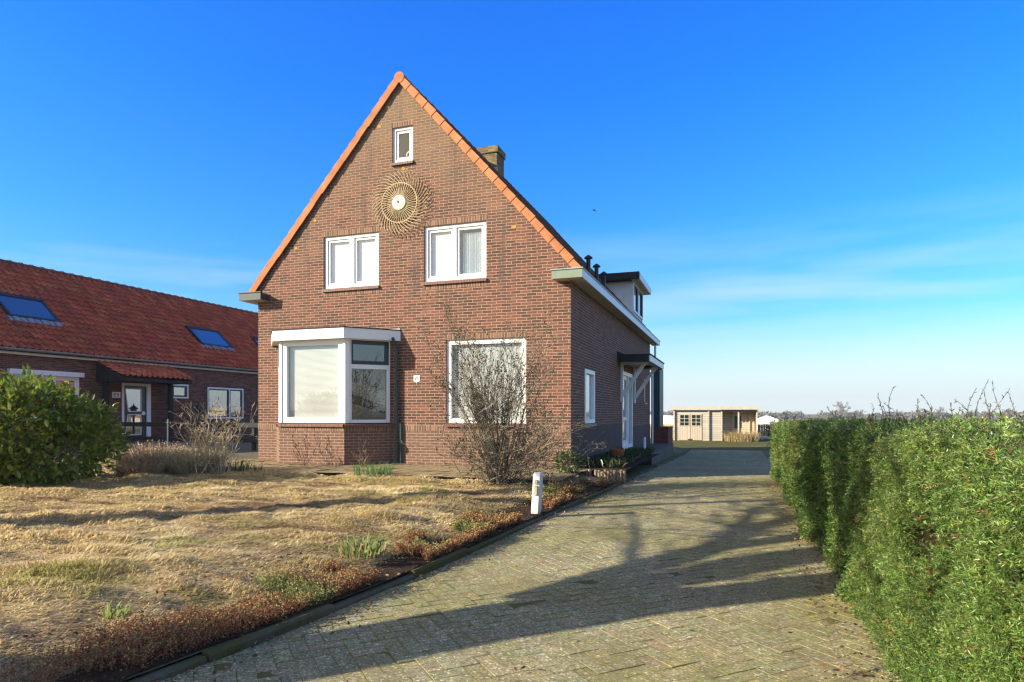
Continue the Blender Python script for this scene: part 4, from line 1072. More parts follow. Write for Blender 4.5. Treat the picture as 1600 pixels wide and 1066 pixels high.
# heather / lavender clumps
def heather(label, loc, n, h, rad, cols, group):
    o = thing('heather_clump', label, 'heather', loc, group); loc = np.array(loc, float)
    a = rng.uniform(0, 6.28, n); q = np.sqrt(rng.random(n)); base = loc+np.stack([np.cos(a)*q*rad*.5, np.sin(a)*q*rad*.5, 0*a], -1)
    d = np.stack([np.cos(a)*q*.9, np.sin(a)*q*.9, np.ones(n)*1.1], -1)+rng.normal(0, .12, (n, 3))
    L = h*rng.uniform(.6, 1.05, n)
    tv = np.array([[0, 1, 0], [0, -1, 0], [.6, -.9, .0], [.6, .9, .0], [1, 0, 0]]); tr = np.array([[0, 1, 2], [0, 2, 3], [3, 2, 4]])
    V, F = stamp(tv, tr, base, d, rng.uniform(0, 6.28, n), L, np.full(n, .0045))
    npmesh('stems', V, F, M['twig'], o, col=np.repeat(pick(cols, n), 3, 0))
    m = n*3; i = rng.integers(0, n, m); f = rng.uniform(.25, 1, m)
    P = base[i]+norm(d[i])*(L[i]*f)[:, None]
    V, F = stamp(tvL, tfL, P, d[i]+rng.normal(0, .5, (m, 3)), rng.uniform(0, 6.28, m), rng.uniform(.015, .035, m))
    cc = pick([(.27, .24, .11), (.36, .30, .16), (.18, .17, .07)], m); hi = f > .7; cc[hi] = pick(cols, int(hi.sum()))
    npmesh('foliage', V, F, M['twig'], o, col=cc)
    return o
hc = [(.50, .36, .25), (.58, .46, .31), (.42, .30, .19)]
heather('faded pinkish heather clump directly beside the dark laurel bush', (-10.75, 9.7, -.02), 1700, .62, .9, hc, 'heather clumps by the laurel')
heather('faded heather clump beside the pale bare shrub', (-10.05, 9.95, -.02), 1500, .55, .8, [(.46, .39, .25), (.54, .46, .31)], 'heather clumps by the laurel')
heather('small low brownish heather clump at the foot of the laurel bush', (-10.35, 9.0, -.03), 800, .33, .6, [(.40, .29, .17), (.34, .26, .15)], 'heather clumps by the laurel')

# ---- laurel bush
LB = Vector((-11.2, 7.35, -.03))
lb = thing('laurel_bush', 'big rounded dark green laurel bush with glossy leaves at the left edge of the lawn', 'bush', LB)
lob = [((0, 0, .95), (1.25, 1.2, .95)), ((.45, .55, .75), (.85, .9, .75)), ((-.7, -.3, .9), (1.1, 1.0, .92)), ((.35, -.35, 1.0), (.8, .8, .75)), ((.55, .1, .55), (.75, .8, .55)), ((-.2, .3, 1.2), (.85, .9, .65))]
n = 17500; P = []; D = []
for k in range(n):
    c_, r_ = lob[rng.integers(len(lob))]; v_ = rng.normal(size=3); v_ /= np.linalg.norm(v_); q = rng.uniform(.62, 1.05)
    p = np.array(c_)+v_*np.array(r_)*q
    if p[2] < .04: continue
    if any(np.sum(((p-np.array(c2))/np.array(r2))**2) < .36 for c2, r2 in lob): continue
    if vnoise(p[0]*3+p[2]*2, p[1]*3+p[2]*3, 1., 5) < .25: continue
    P.append(p); D.append(v_+np.array([0, 0, .12])+rng.normal(0, .55, 3))
for k in range(70):
    c_, r_ = lob[rng.integers(len(lob))]; v_ = rng.normal(size=3); v_[2] = abs(v_[2])+.15; v_ /= np.linalg.norm(v_); p0_ = np.array(c_)+v_*np.array(r_)*.95; dn = v_+np.array([0, 0, .8])+rng.normal(0, .3, 3)
    for q in range(9):
        P.append(p0_+dn*.016*q); D.append(dn*.7+rng.normal(0, .8, 3))
P = np.array(P)*np.array([1, 1, .90])+np.array(LB[:]); D = np.array(D); n = len(P)
cl = pick([(.15, .225, .034), (.21, .28, .042), (.095, .155, .028), (.31, .33, .055)], n, [.35, .3, .25, .1])
yl = rng.random(n) < .05+.16*sstep(.8, 1.7, P[:, 2]); cl[yl] = pick([(.28, .25, .03), (.22, .2, .04)], int(yl.sum()))
leaves_at('leaves', M['leaf'], lb, P, D, rng.uniform(.08, .165, n), cl, .27, .08)
T_ = Twigs()
for k in range(22):
    a = rng.uniform(0, 6.28); T_.grow(LB+Vector((rng.normal(0, .2), rng.normal(0, .2), 0)), (math.cos(a)*.7, math.sin(a)*.7, 1), 1.5, .018, 1, 6, .12, 0, (5, 8), .6, .5, ((.07, .055, .04),), .004)
T_.mesh('branches', M['twig'], lb)

# ---- leafy clumps and bulbs
def blade_clump(name, label, cat, loc, n, h, rad, cols, w=.006, flop=.6, group=None):
    o = thing(name, label, cat, loc, group); loc = np.array(loc, float)
    a = rng.uniform(0, 6.28, n); q = np.sqrt(rng.random(n)); b0 = loc+np.stack([np.cos(a)*q*rad, np.sin(a)*q*rad, 0*a], -1)
    a2 = a+rng.normal(0, .8, n); L = h*rng.uniform(.5, 1.1, n); f = flop*rng.uniform(.2, 1, n)
    d0 = norm(np.stack([np.cos(a2)*f*.5, np.sin(a2)*f*.5, np.ones(n)], -1)); d1 = norm(np.stack([np.cos(a2)*f*1.6, np.sin(a2)*f*1.6, np.ones(n)*.6], -1))
    sd = norm(np.cross(d0, np.array([[.3, 1, .2]])))*w
    m_ = b0+d0*(L*.6)[:, None]; tp_ = m_+d1*(L*.45)[:, None]
    V = np.stack([b0-sd, b0+sd, m_+sd, m_-sd, tp_], 1).reshape(-1, 3); b = np.arange(n)*5
    F = np.stack([np.stack([b, b+1, b+2], -1), np.stack([b, b+2, b+3], -1), np.stack([b+3, b+2, b+4], -1)], 1).reshape(-1, 3)
    npmesh('leaves', V, F, M['grass'], o, col=np.repeat(pick(cols, n), 3, 0)); return o
gr = [(.07, .14, .035), (.09, .17, .05), (.05, .10, .03)]
blade_clump('bulb_clump', 'green bulb shoots at the lawn edge between bay window and large window', 'bulbs', (-6.25, 10.35, 0), 110, .26, .34, gr, .007)
blade_clump('bulb_clump', 'dark green bulb shoots at the foot of the pale bare shrub', 'bulbs', (-9.35, 10.3, 0), 90, .26, .3, gr, .007)
blade_clump('bulb_clump', 'few green shoots in the lawn before the front face of the bay window', 'bulbs', (-8.7, 10.2, 0), 14, .24, .12, gr, .006)
blade_clump('bulb_clump', 'fresh green leafy clump with pale dry stalks in the red bed by the kerb', 'plant', (-2.98, 4.75, -.07), 90, .2, .2, [(.12, .17, .04), (.18, .22, .06), (.30, .24, .12)], .008, 1.2)
blade_clump('bulb_clump', 'small light green rosette in the bed at the lawn\'s near left corner', 'plant', (-3.35, 2.75, -.04), 26, .09, .07, [(.16, .22, .05), (.2, .26, .07)], .008, 1.4)
cp = thing('small_shrub', 'low bright green leafy shrub at the front right corner of the house', 'shrub', (-2.95, 11.75, -.02))
n = 700; v_ = norm(rng.normal(size=(n, 3))); P = np.array([-2.95, 11.75, .2])+v_*np.array([.3, .28, .22])*rng.uniform(.4, 1, (n, 1))
leaves_at('leaves', M['leaf'], cp, P, v_+np.array([0, 0, .5])+rng.normal(0, .4, (n, 3)), rng.uniform(.05, .09, n), pick([(.07, .13, .03), (.10, .16, .04), (.05, .09, .02)], n), .22)
# strip of greens in the side bed
n = 900; P = np.stack([rng.uniform(-3.05, -2.15, n), rng.uniform(13.0, 18.4, n), np.full(n, .03)], -1)
d = np.stack([rng.normal(0, .5, n), rng.normal(0, .5, n), np.ones(n)], -1)
sp = thing('border_plants', 'dark green low plants in the shaded raised bed along the side wall', 'plants', (-2.6, 15.5, 0))
leaves_at('leaves', M['leaf'], sp, P, d, rng.uniform(.08, .22, n), pick([(.04, .075, .02), (.06, .10, .03), (.09, .09, .04)], n), .16)
P[:, 2] = .02
leaves_at('dry_leaves', M['litter'], sp, P[:300], np.stack([rng.normal(size=300), rng.normal(size=300), rng.normal(0, .3, 300)], -1), rng.uniform(.04, .08, 300), pick([(.16, .10, .05), (.22, .15, .08)], 300))
v = MB(); v.face([(XR, 12.62, .0), (-2.06, 12.62, .0), (-2.02, 18.6, -.02), (XR, 18.6, .01)]); o = v.build('side_bed', M['soil']); o['kind'] = 'structure'
# scalloped edging
ed = thing('bed_edging', 'row of weathered half round edging stones closing the raised side bed', 'edging', (-2.55, 12.55, -.1))
v = MB()
for k in range(17):
    x = -3.02+k*.062
    if abs(x+2.62) < .03: continue
    hq = .02+.012*rng.normal()
    v.lathe([(.033, -.25), (.033, hq-.02), (.022, hq), (0, hq+.004)], (x, 12.5+.006*rng.normal(), 0), 10)
v.build('edging_stones', M['log_edge'], ed)
v = MB(); v.box(-3.08, -2.94, 12.42, 12.56, -.1, .10); v.build('corner_stone', M['log_edge'], ed, bevel=.02)
# pot
pt = thing('plant_pot', 'orange brown terracotta plant pot in the raised bed below the side window', 'plant pot', (-2.62, 15.1, .0))
v = MB(); v.lathe([(0, 0), (.12, 0), (.16, .24), (.18, .24), (.18, .29), (.155, .29), (.15, .24), (0, .22)], (-2.62, 15.1, .0), 24); v.build('pot', M['terracotta'], pt)
v = MB(); v.lathe([(.15, .245), (0, .255)], (-2.62, 15.1, 0), 16); v.build('potting_soil', M['soil'], pt)

# ---- white kerb post
ps = thing('kerb_post', 'short white concrete marker post with a faded yellow strip beside the kerb', 'post', (-2.43, 7.95, -.16))
v = MB(); tl = .03
b0, b1 = Vector((-2.43, 7.95, -.3)), Vector((-2.43+tl, 7.97, .365))
def ringp(c, s): return [c+Vector((x*s, y*s, 0)) for x, y in ((-.056, -.04), (-.04, -.056), (.04, -.056), (.056, -.04), (.056, .05), (-.056, .05))]
A, B, C_ = ringp(b0, 1.0), ringp(b1-Vector((0, 0, .03)), .94), ringp(b1, .72)
for q in range(6):
    v.face([A[q], A[(q+1) % 6], B[(q+1) % 6], B[q]]); v.face([B[q], B[(q+1) % 6], C_[(q+1) % 6], C_[q]])
v.face(C_); v.build('post', M['post'], ps)
v = MB(); lx = lambda z: -2.43+tl*(z+.3)/.665
v.prism([(lx(.08)-.017, 7.89, .08), (lx(.08)+.017, 7.89, .08), (lx(.2)+.017, 7.894, .2), (lx(.2)-.017, 7.894, .2)], (0, .02, 0)); v.build('reflector', simple('faded_yellow', (.42, .34, .16), .6, .2, 30, .2), ps)
v = MB(); v.prism([(lx(.23)-.017, 7.892, .225), (lx(.23)+.017, 7.892, .225), (lx(.27)+.017, 7.896, .275), (lx(.27)-.017, 7.896, .275)], (0, .02, 0)); v.build('reflector', simple('faded_grey', (.26, .27, .24), .6, .2, 30, .2), ps)

# ---- yew hedge
HX, HY0, HY1 = .86, -1.2, 15.6
hg = thing('yew_hedge', 'long clipped yew hedge lining the right side of the driveway', 'hedge', (1.4, 7, -.22))
def hwave(y, z): return (.09+.02*sstep(4.5, 6.5, np.asarray(y)))*np.sin(y*1.9+.6*np.sin(y*.7)+z*.5)*np.clip((y-2.5)/3., .15, 1)+.10*(fnoise(y, z*1.3, 1.1, 30)-.5)*2 + .05*np.cos(y*5.1+z)*np.clip((y-3)/4., 0, 1)
def htop(y): return np.interp(y, [-2, 2.4, 4, 6.5, 15.6], [1.0, .99, .99, .97, .83])+.07*(fnoise(y, y*0, 1.3, 31)-.5)*2+.05*(vnoise(y, y*0, 4.5, 37)-.5)
def sprig_template(nn, L0, w):
    V = [[0, .014, 0], [0, -.014, 0], [1, .004, 0], [1, -.004, 0]]; F = [[0, 1, 3, 2]]
    for k in range(nn):
        q = rng.uniform(.0, .95); ro = rng.choice([0, math.pi])+rng.normal(0, .75); an = rng.uniform(.5, 1.25); L = L0*rng.uniform(.7, 1.15)*(1-.3*q)
        d = np.array([math.cos(an), math.sin(an)*math.cos(ro), math.sin(an)*math.sin(ro)]); s = np.cross(d, rng.normal(size=3)); s = s/np.linalg.norm(s)*w
        p = np.array([q, 0, 0]); b = len(V)
        V += [list(p), list(p+d*L*.45+s), list(p+d*L), list(p+d*L*.45-s)]; F.append([b, b+1, b+2, b+3])
    return np.array(V, float), np.array(F)
NEAR = [sprig_template(19, .38, .024) for _ in range(7)]; FAR = [sprig_template(13, .42, .036) for _ in range(5)]
def put_sprigs(name, pos, d, size, cols, tmpl, parent):
    n = len(pos); gi = rng.integers(len(tmpl), size=n); VV = []; FF_ = []; CC = []; base = 0
    for g_, (tv, tf) in enumerate(tmpl):
        m = gi == g_
        V, F = stamp(tv, tf, pos[m], d[m], rng.uniform(0, 6.28, int(m.sum())), size[m]); VV.append(V); FF_.append(F+base); base += len(V)
        c = np.repeat(cols[m], len(tf), 0)*rng.uniform(.55, 1.4, (int(m.sum())*len(tf), 1)); c[::len(tf)] = (.16, .085, .04); CC.append(c)
    return npmesh(name, np.concatenate(VV), np.concatenate(FF_), M['yew'], parent, col=np.concatenate(CC))
def hedge_sprigs(name, n, y0, y1, size, top=False, power=1., tmpl=None):
    y = y0+(y1-y0)*rng.random(n)**power
    if not top:
        zt = htop(y); z = -.20+(zt+.20)*rng.random(n)**.9
        hole = vnoise(y*1.0, z*1.0, 8.5, 35)*.65+vnoise(y, z, 3.2, 36)*.35
        k = hole > .41; y, z, zt, hole = y[k], z[k], zt[k], hole[k]; n = len(y)
        x = HX-hwave(y, z)*.55-.05*(1-sstep(.0, .25, z+.22))+rng.exponential(.03, n)-.02-.05*(hole-.5)
        x += .10*sstep(.0, .14, z-(zt-.14))*rng.random(n)
        d = np.stack([-.75+0*y, -.15+rng.normal(0, .55, n), .40+rng.normal(0, .45, n)], -1)+rng.normal(0, .3, (n, 3))
    else:
        x = rng.uniform(HX, 2.05, n); z = htop(y)+.02*rng.normal(size=n)-.02; d = np.stack([rng.normal(-.2, .5, n), rng.normal(-.2, .5, n), .9+0*y], -1)
    pn = fnoise(y, z, 1.4, 33); fr_ = sstep(7, 13, y)
    c = pick([(.085, .17, .034), (.125, .225, .040), (.05, .105, .024), (.175, .265, .055), (.10, .19, .034)], n)
    yel = np.clip((pn-.55)*3*(.2+fr_)+rng.normal(0, .12, n), 0, 1)[:, None]
    c = c*(1-yel)+pick([(.20, .22, .05), (.22, .17, .06)], n)*yel
    rd = rng.random(n) < .012; c[rd] = pick([(.30, .14, .06)], int(rd.sum()))
    return put_sprigs(name, np.stack([x, y, z], -1), d, size*rng.uniform(.7, 1.3, n), c, tmpl or NEAR, hg)
hedge_sprigs('foliage', 31000, 1.2, 5.2, .064)
hedge_sprigs('foliage', 36000, 5.0, HY1, .088, power=1.25, tmpl=FAR)
hedge_sprigs('foliage', 1500, HY0, 1.3, .16, tmpl=FAR)
hedge_sprigs('foliage', 15000, HY0, HY1, .075, top=True, tmpl=FAR)
# far end face and back of the hedge
n = 1800; z = rng.uniform(-.3, .88, n); x = rng.uniform(HX, 2.05, n); y = np.full(n, HY1)+rng.normal(0, .04, n)
put_sprigs('foliage', np.stack([x, y, z], -1), np.stack([rng.normal(0, .5, n), .8+0*x, .3+rng.normal(0, .4, n)], -1), .13*rng.uniform(.7, 1.3, n), pick([(.09, .13, .03), (.14, .16, .04)], n), FAR, hg)
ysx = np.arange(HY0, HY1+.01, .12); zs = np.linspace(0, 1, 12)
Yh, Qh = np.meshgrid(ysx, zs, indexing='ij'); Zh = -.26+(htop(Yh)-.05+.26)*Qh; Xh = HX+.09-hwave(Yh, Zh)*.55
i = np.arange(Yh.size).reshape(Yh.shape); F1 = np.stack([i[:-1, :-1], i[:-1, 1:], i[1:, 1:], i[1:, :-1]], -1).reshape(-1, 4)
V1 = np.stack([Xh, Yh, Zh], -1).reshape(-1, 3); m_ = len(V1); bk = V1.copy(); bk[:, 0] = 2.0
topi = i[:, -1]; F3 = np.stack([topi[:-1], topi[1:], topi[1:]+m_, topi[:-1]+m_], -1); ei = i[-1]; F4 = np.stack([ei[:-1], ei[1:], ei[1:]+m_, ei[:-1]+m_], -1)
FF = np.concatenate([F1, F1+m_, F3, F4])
npmesh('dark_core', np.concatenate([V1, bk]), FF, M['yew'], hg, col=pick([(.018, .024, .008), (.028, .030, .010), (.03, .022, .012)], len(FF)))  # dark filler for inner twigs, added to block light and deepen gaps
T_ = Twigs(); SP = []; SD = []; SS = []
for k in range(120):
    if k < 64: y = rng.uniform(3.6, 9.5); hh_ = rng.uniform(.07, .20)*(1+.9*(5.0 < y < 7.5))
    elif k < 84: y = rng.uniform(1.9, 3.2); hh_ = rng.uniform(.04, .10)
    else: y = rng.uniform(8, 15); hh_ = rng.uniform(.03, .09)
    x = HX+rng.uniform(.15, 1.1); z = float(htop(np.array(y)))-.05
    b = len(T_.p0); T_.grow((x, y, z), (rng.normal(0, .3), rng.normal(0, .3), 1), hh_+.08, .004, 0, 5, .17, .02, cols=((.10, .055, .03),), rmin=.002)
    for q in range(b, len(T_.p0)):
        for r_ in range(5):
            f = rng.random(); SP.append(T_.p0[q]*(1-f)+T_.p1[q]*f); dv = T_.p1[q]-T_.p0[q]; SD.append(dv/np.linalg.norm(dv)+rng.normal(0, .55, 3)); SS.append(.026)
T_.mesh('shoot_stems', M['twig'], hg)['kind'] = 'stuff'
SP, SD, SS = np.array(SP), np.array(SD), np.array(SS)
V, F = stamp(np.array([[0, .06, 0], [0, -.06, 0], [.5, -.1, 0.05], [1, 0, 0], [.5, .1, .05]]), np.array([[0, 1, 2], [0, 2, 4], [4, 2, 3]]), SP, SD, rng.uniform(0, 6, len(SP)), SS)
npmesh('shoot_needles', V, F, M['yew'], hg, col=np.repeat(pick([(.05, .075, .02), (.08, .10, .03)], len(SP)), 3, 0))['kind'] = 'stuff'

# ---- trees beside the drive that throw their shadows into the picture
def tree(label, base, trunk, limbs, seed_kids):
    # trunk / limbs are lists of (height, sideways, radius); sideways runs across the light
    o = thing('bare_tree', label, 'tree', base); b = Vector(base); ev = Vector((-.616, .788, 0)); lv = Vector((.788, .616, 0))
    P = lambda h, t, w=0: b + ev*t + lv*w + Vector((0, 0, h))
    v = MB(); v.tube([P(h, t) for h, t, r in trunk], [r for h, t, r in trunk], 16); tk = v.build('trunk', M['bark'], o)
    tw = Twigs()
    for lm in limbs:
        w = 0; pts = []
        for i, (h, t, r) in enumerate(lm): pts.append(P(h, t, w)); w += rng.normal(0, .12)
        v = MB(); v.tube(pts, [r for h, t, r in lm], 10); v.build('limb', M['bark'], o)
        for i in range(1, len(pts)):
            for q in range(seed_kids if lm[i][0] < 3.95 else seed_kids*4):
                f = rng.random(); a = pts[i-1]*(1-f)+pts[i]*f; d = (pts[i]-pts[i-1]).normalized()
                tw.grow(a, d+Vector(rng.normal(0, .55, 3)), rng.uniform(.9, 1.9), max(lm[i][2]*.14, .012) if lm[i][0] < 3.95 else .024, 1, 6, .12, .03, (2, 4), .5, .5, ((.09, .075, .055), (.07, .06, .045)), .007, .25)
    def clear(p): return p[0]*.9452+p[1]*.3266 < -.90*(p[1]*.9452-p[0]*.3266)      # pruned on the house side, clear of the lawn
    k = [i for i in range(len(tw.p0)) if clear(tw.p0[i]) and clear(tw.p1[i])]
    for nm in ('p0', 'p1', 'r0', 'r1', 'c'): setattr(tw, nm, [getattr(tw, nm)[i] for i in k])
    tw.mesh('crown', M['twig'], o, 6); return o
tree('bare tree with a thick forked trunk at the left of the drive', (-6.2, .1, -.03),
     [(-.4, -1.1, .46), (0, -.98, .38), (.5, -.75, .33), (1.3, -.40, .31), (1.9, -.12, .31), (2.3, .06, .32), (2.75, .22, .36), (3.0, .3, .30)],
     [[(2.7, .10, .24), (3.0, .15, .25), (3.39, .14, .28), (3.8, .1, .27), (4.6, .2, .24), (5.6, .35, .18), (6.8, .4, .06)],
      [(2.7, .35, .20), (3.0, .58, .19), (3.39, .80, .23), (3.73, .97, .27), (4.24, 1.15, .24), (5.2, 1.35, .17), (6.6, 1.5, .05)],
      [(2.65, .5, .2), (3.0, .95, .13), (3.3, 1.22, .15), (3.6, 1.62, .12), (3.9, 2.25, .09), (4.4, 2.9, .07), (5.4, 3.4, .03)],
      [(3.5, 1.5, .10), (3.94, 1.72, .13), (4.45, 1.98, .13), (5.2, 2.2, .10), (6.3, 2.3, .03)],
      [(3.6, 1.6, .07), (4.0, 2.6, .06), (4.4, 3.5, .045), (5.1, 4.3, .02)],
      [(3.0, .95, .035), (3.3, 1.9, .03), (3.5, 2.8, .025), (3.75, 3.9, .015)],
      [(4.1, .15, .16), (4.7, .65, .14), (5.4, .75, .11), (6.3, .9, .04)],
      [(4.2, 1.15, .15), (4.8, 1.65, .13), (5.5, 1.85, .09), (6.2, 1.9, .03)],
      [(4.0, .12, .13), (4.5, -.15, .12), (5.2, -.1, .10), (6.2, -.25, .03)],
      [(3.7, .1, .14), (4.15, -.5, .14), (4.6, -.85, .12), (5.4, -1.1, .04)],
      [(4.5, .2, .14), (5.0, .5, .16), (5.6, .6, .12), (6.6, .7, .04)],
      [(4.45, 1.95, .10), (4.9, 2.5, .10), (5.5, 2.8, .07), (6.2, 3.0, .03)]], 2)
tree('bare tree with a lower leaning trunk beside the lawn', (-8.55, 3.05, -.03),
     [(-.4, .1, .42), (0, .1, .34), (.9, .30, .28), (1.8, .65, .27), (2.2, .95, .25)],
     [[(2.1, .85, .2), (2.7, 1.4, .15), (3.5, 1.9, .11), (4.6, 2.3, .05)],
      [(2.1, .85, .16), (2.8, .9, .12), (3.6, .7, .09), (4.8, .5, .04)],
      [(2.6, 1.3, .10), (3.2, .9, .08), (3.9, 1.3, .05), (4.7, 1.2, .02)]], 2)

# ================================================================== BACK GARDEN
sh = thing('garden_shed', 'weathered timber garden shed with double doors and open lean-to, beyond the driveway', 'shed', (-1.2, 41, -.53))
Y0 = 41.0
v = MB()
v.box(-3.60, -1.60, Y0+.02, Y0+2.6, -.56, 1.33); v.box(-1.54, -.87, Y0+.04, Y0+.86, -.56, 1.33)
sw_ = v.build('wall', M['planks_h'], sh)
v = MB()
for cx in (-3.60, -1.57):
    for k in range(14):
        z = -.53+k*.135; v.box(cx-.045, cx+.045, Y0-.10, Y0+.02, z+.006, z+.12)
v.build('corner_logs', M['timber'], sh)
v = MB()
for a in (-3.32, -2.63):
    v.box(a, a+.67, Y0-.015, Y0+.02, -.50, 1.10)
dd_ = v.build('door', M['planks_v'], sh)
v = MB()
for a in (-3.32, -2.63):
    v.box(a+.06, a+.61, Y0-.02, Y0-.014, .38, 1.04)
v.build('window', M['dark_frame'], dd_)
v = MB()
for a in (-3.32, -2.63):
    for x in (a+.05, a+.315, a+.59): v.box(x, x+.035, Y0-.035, Y0-.02, .36, 1.06)
    for z in (.36, .58, .80, 1.03): v.box(a+.05, a+.625, Y0-.033, Y0-.021, z, z+.03)
v.box(-2.655, -2.63, Y0-.03, Y0-.015, -.5, 1.1); v.build('glazing_bars', M['timber'], dd_)
v = MB(); v.box(-.865, 1.15, Y0+.80, Y0+.86, -.56, 1.33); v.box(1.12, 1.18, Y0+.06, Y0+.80, -.56, 1.33); v.build('lean_to_wall', M['planks_new'], sh)
v = MB(); v.box(-.08, .30, Y0+.77, Y0+.80, .24, .95); v.build('lean_to_window', M['green'], sh)
v = MB(); v.box(-.2, -.1, Y0+.70, Y0+.80, -.5, 1.3); v.box(.72, .80, Y0+.70, Y0+.80, -.5, 1.3); v.build('stud', M['timber'], sh)
for x in (.10, 1.12, -.86):
    v = MB(); v.box(x, x+.085, Y0-.04, Y0+.05, -.55, 1.34); v.build('post', M['timber'], sh)
v = MB(); v.box(-3.75, 1.28, Y0-.18, Y0+2.8, 1.42, 1.46); ro = v.build('roof', M['bitumen'], sh)
v = MB(); v.box(-3.76, 1.29, Y0-.20, Y0-.18, 1.35, 1.53); v.box(-3.76, -3.74, Y0-.18, Y0+2.8, 1.35, 1.53); v.box(1.27, 1.29, Y0-.18, Y0+2.8, 1.35, 1.53); v.build('fascia', M['timber'], ro)
v = MB()
for k in range(9):
    x = -.82+k*.215; n = 8
    v.face([(x, Y0-.12, 1.36)]+[(x+.10+.10*math.cos(a), Y0-.12, 1.30-.09*math.sin(a)) for a in np.linspace(math.pi, 0, n)]+[(x+.2, Y0-.12, 1.36)])
v.build('valance', M['black'], ro)
fl = thing('log', 'small dark log lying before the shed doors', 'log', (-2.65, 40.7, -.5))
v = MB(); v.tube([(-2.75, 40.7, -.46), (-2.5, 40.75, -.47)], .05, 9); v.build('log_body', M['bark'], fl); v = MB(); v.tube([(-2.62, 40.72, -.43), (-2.6, 40.66, -.36)], .018, 6); v.build('stub', M['bark'], fl)
# dry weeds in front of the lean-to
blade_clump('dry_weeds', 'dry tan weeds growing before the open lean-to of the shed', 'weeds', (.3, 40.6, -.55), 420, .75, .95, [(.40, .30, .16), (.32, .25, .12), (.25, .22, .10)], .012, .8)
# fences beside the shed
def slat_fence(label, x0, x1, y, z0, z1, mat):
    o = thing('board_fence', label, 'fence', ((x0+x1)/2, y, z0)); v = MB(); x = x0
    while x < x1-.02:
        v.box(x, min(x+.13, x1), y, y+.02, z0, z1+.015*rng.normal()); x += .14
    v.build('boards', M[mat], o); v = MB()
    for z in (z0+.25, z1-.2): v.box(x0, x1, y+.02, y+.06, z, z+.07)
    v.build('rail', M['timber'], o); v = MB()
    x = x0
    while x <= x1: v.box(x-.04, x+.04, y+.06, y+.14, z0-.3, z1); x += 1.8
    v.build('fence_post', M['timber'], o); return o
slat_fence('upright tan board fence right of the shed', 1.35, 5.5, 44, -.42, .44, 'fence_tan')
slat_fence('low tan board fence left of the shed, under the white shed wall', -9.5, -3.9, 44, -.6, .42, 'fence_tan')
rl = thing('low_rail', 'low white rail in front of the tan board fence', 'rail', (1.9, 43.2, -.5))
v = MB(); v.box(1.35, 3.2, 43.2, 43.26, -.36, -.28); v.build('rail_bar', M['white'], rl); v = MB()
for x in (1.5, 2.6): v.box(x, x+.05, 43.26, 43.31, -.6, -.3)
v.build('rail_post', M['white'], rl)
# far white sheds
def white_shed(label, x0, x1, y, yl, zb, ze, zr):
    o = thing('white_shed', label, 'shed', ((x0+x1)/2, y, zb)); v = MB(); xm = (x0+x1)/2
    v.face([(x0, y, zb), (x1, y, zb), (x1, y, ze), (xm, y, zr), (x0, y, ze)]); v.face([(x0, y+yl, zb), (x1, y+yl, zb), (x1, y+yl, ze), (xm, y+yl, zr), (x0, y+yl, ze)])
    v.face([(x0, y, zb), (x0, y+yl, zb), (x0, y+yl, ze), (x0, y, ze)]); v.face([(x1, y, zb), (x1, y+yl, zb), (x1, y+yl, ze), (x1, y, ze)]); v.build('wall', M['greenhouse'], o)
    v = MB()
    for s in (x0, x1):
        v.prism([(s+(.1 if s > xm else -.1), y-.1, ze-.05), (xm, y-.1, zr), (xm, y-.1, zr+.06), (s+(.1 if s > xm else -.1), y-.1, ze+.01)], (0, yl+.2, 0))
    v.build('roof', M['greenhouse'], o); return o
white_shed('white low gabled shed far behind the tan board fence', 4.35, 8.7, 150, 12, -2.6, -.25, .60)
white_shed('long white shed wall far behind, seen between house and garden shed', -30, -12.6, 150, 12, -2.6, .5, .92)
# low wall and screen at the rear corner of the house
lwl = thing('garden_wall', 'low red brick garden wall at the rear corner of the house', 'wall', (-2.78, 25.7, -.5))
v = MB(); v.box(XR+.01, -2.48, 25.62, 27.6, -.7, .54); v.build('wall', M['brick3'], lwl); v = MB(); v.box(XR+.012, -2.46, 25.60, 27.62, .54, .59); v.build('coping', M['brick3'], lwl)
sc = thing('timber_screen', 'dark green upright timber screen standing on the low brick wall behind the house', 'screen', (-2.95, 25.75, .59))
v = MB(); v.box(XR+.012, -2.83, 25.72, 27.3, .595, 2.9); v.build('panel', M['green'], sc); v = MB(); v.box(-2.86, -2.80, 25.68, 25.76, .595, 2.93); v.build('edge_post', M['green'], sc)
# dark twiggy hedge at the far end, brushwood beyond the hedge
twig_shrub('dark brown twiggy bush at the far end of the yew hedge by the tan fence', (1.95, 33, -.55), 60, 1.35, .35, ((.09, .06, .045), (.12, .08, .055)), .02, .008, 1600, [(.13, .075, .045), (.09, .06, .035)], None, (4, 6))
wb = [twig_shrub('tan bare brushwood in the field beyond the right end of the hedge', (13.0, 20.5, -.55), 60, 1.75, .4, ((.30, .26, .17), (.24, .21, .14), (.36, .30, .20)), .012, .006, 0, None, 'brushwood beyond the hedge', (3, 5))]
for (x, y, s) in ((11.2, 19.2, .80), (15.8, 22.4, .92), (13.3, 26.5, .88), (17.2, 27.0, .95), (14.6, 18.6, .86)):
    c_ = copy_tree(wb[0]); c_.location = (x, y, -.55); c_.scale = (s, s, s); c_.rotation_euler = (0, 0, rng.uniform(0, 6.28))
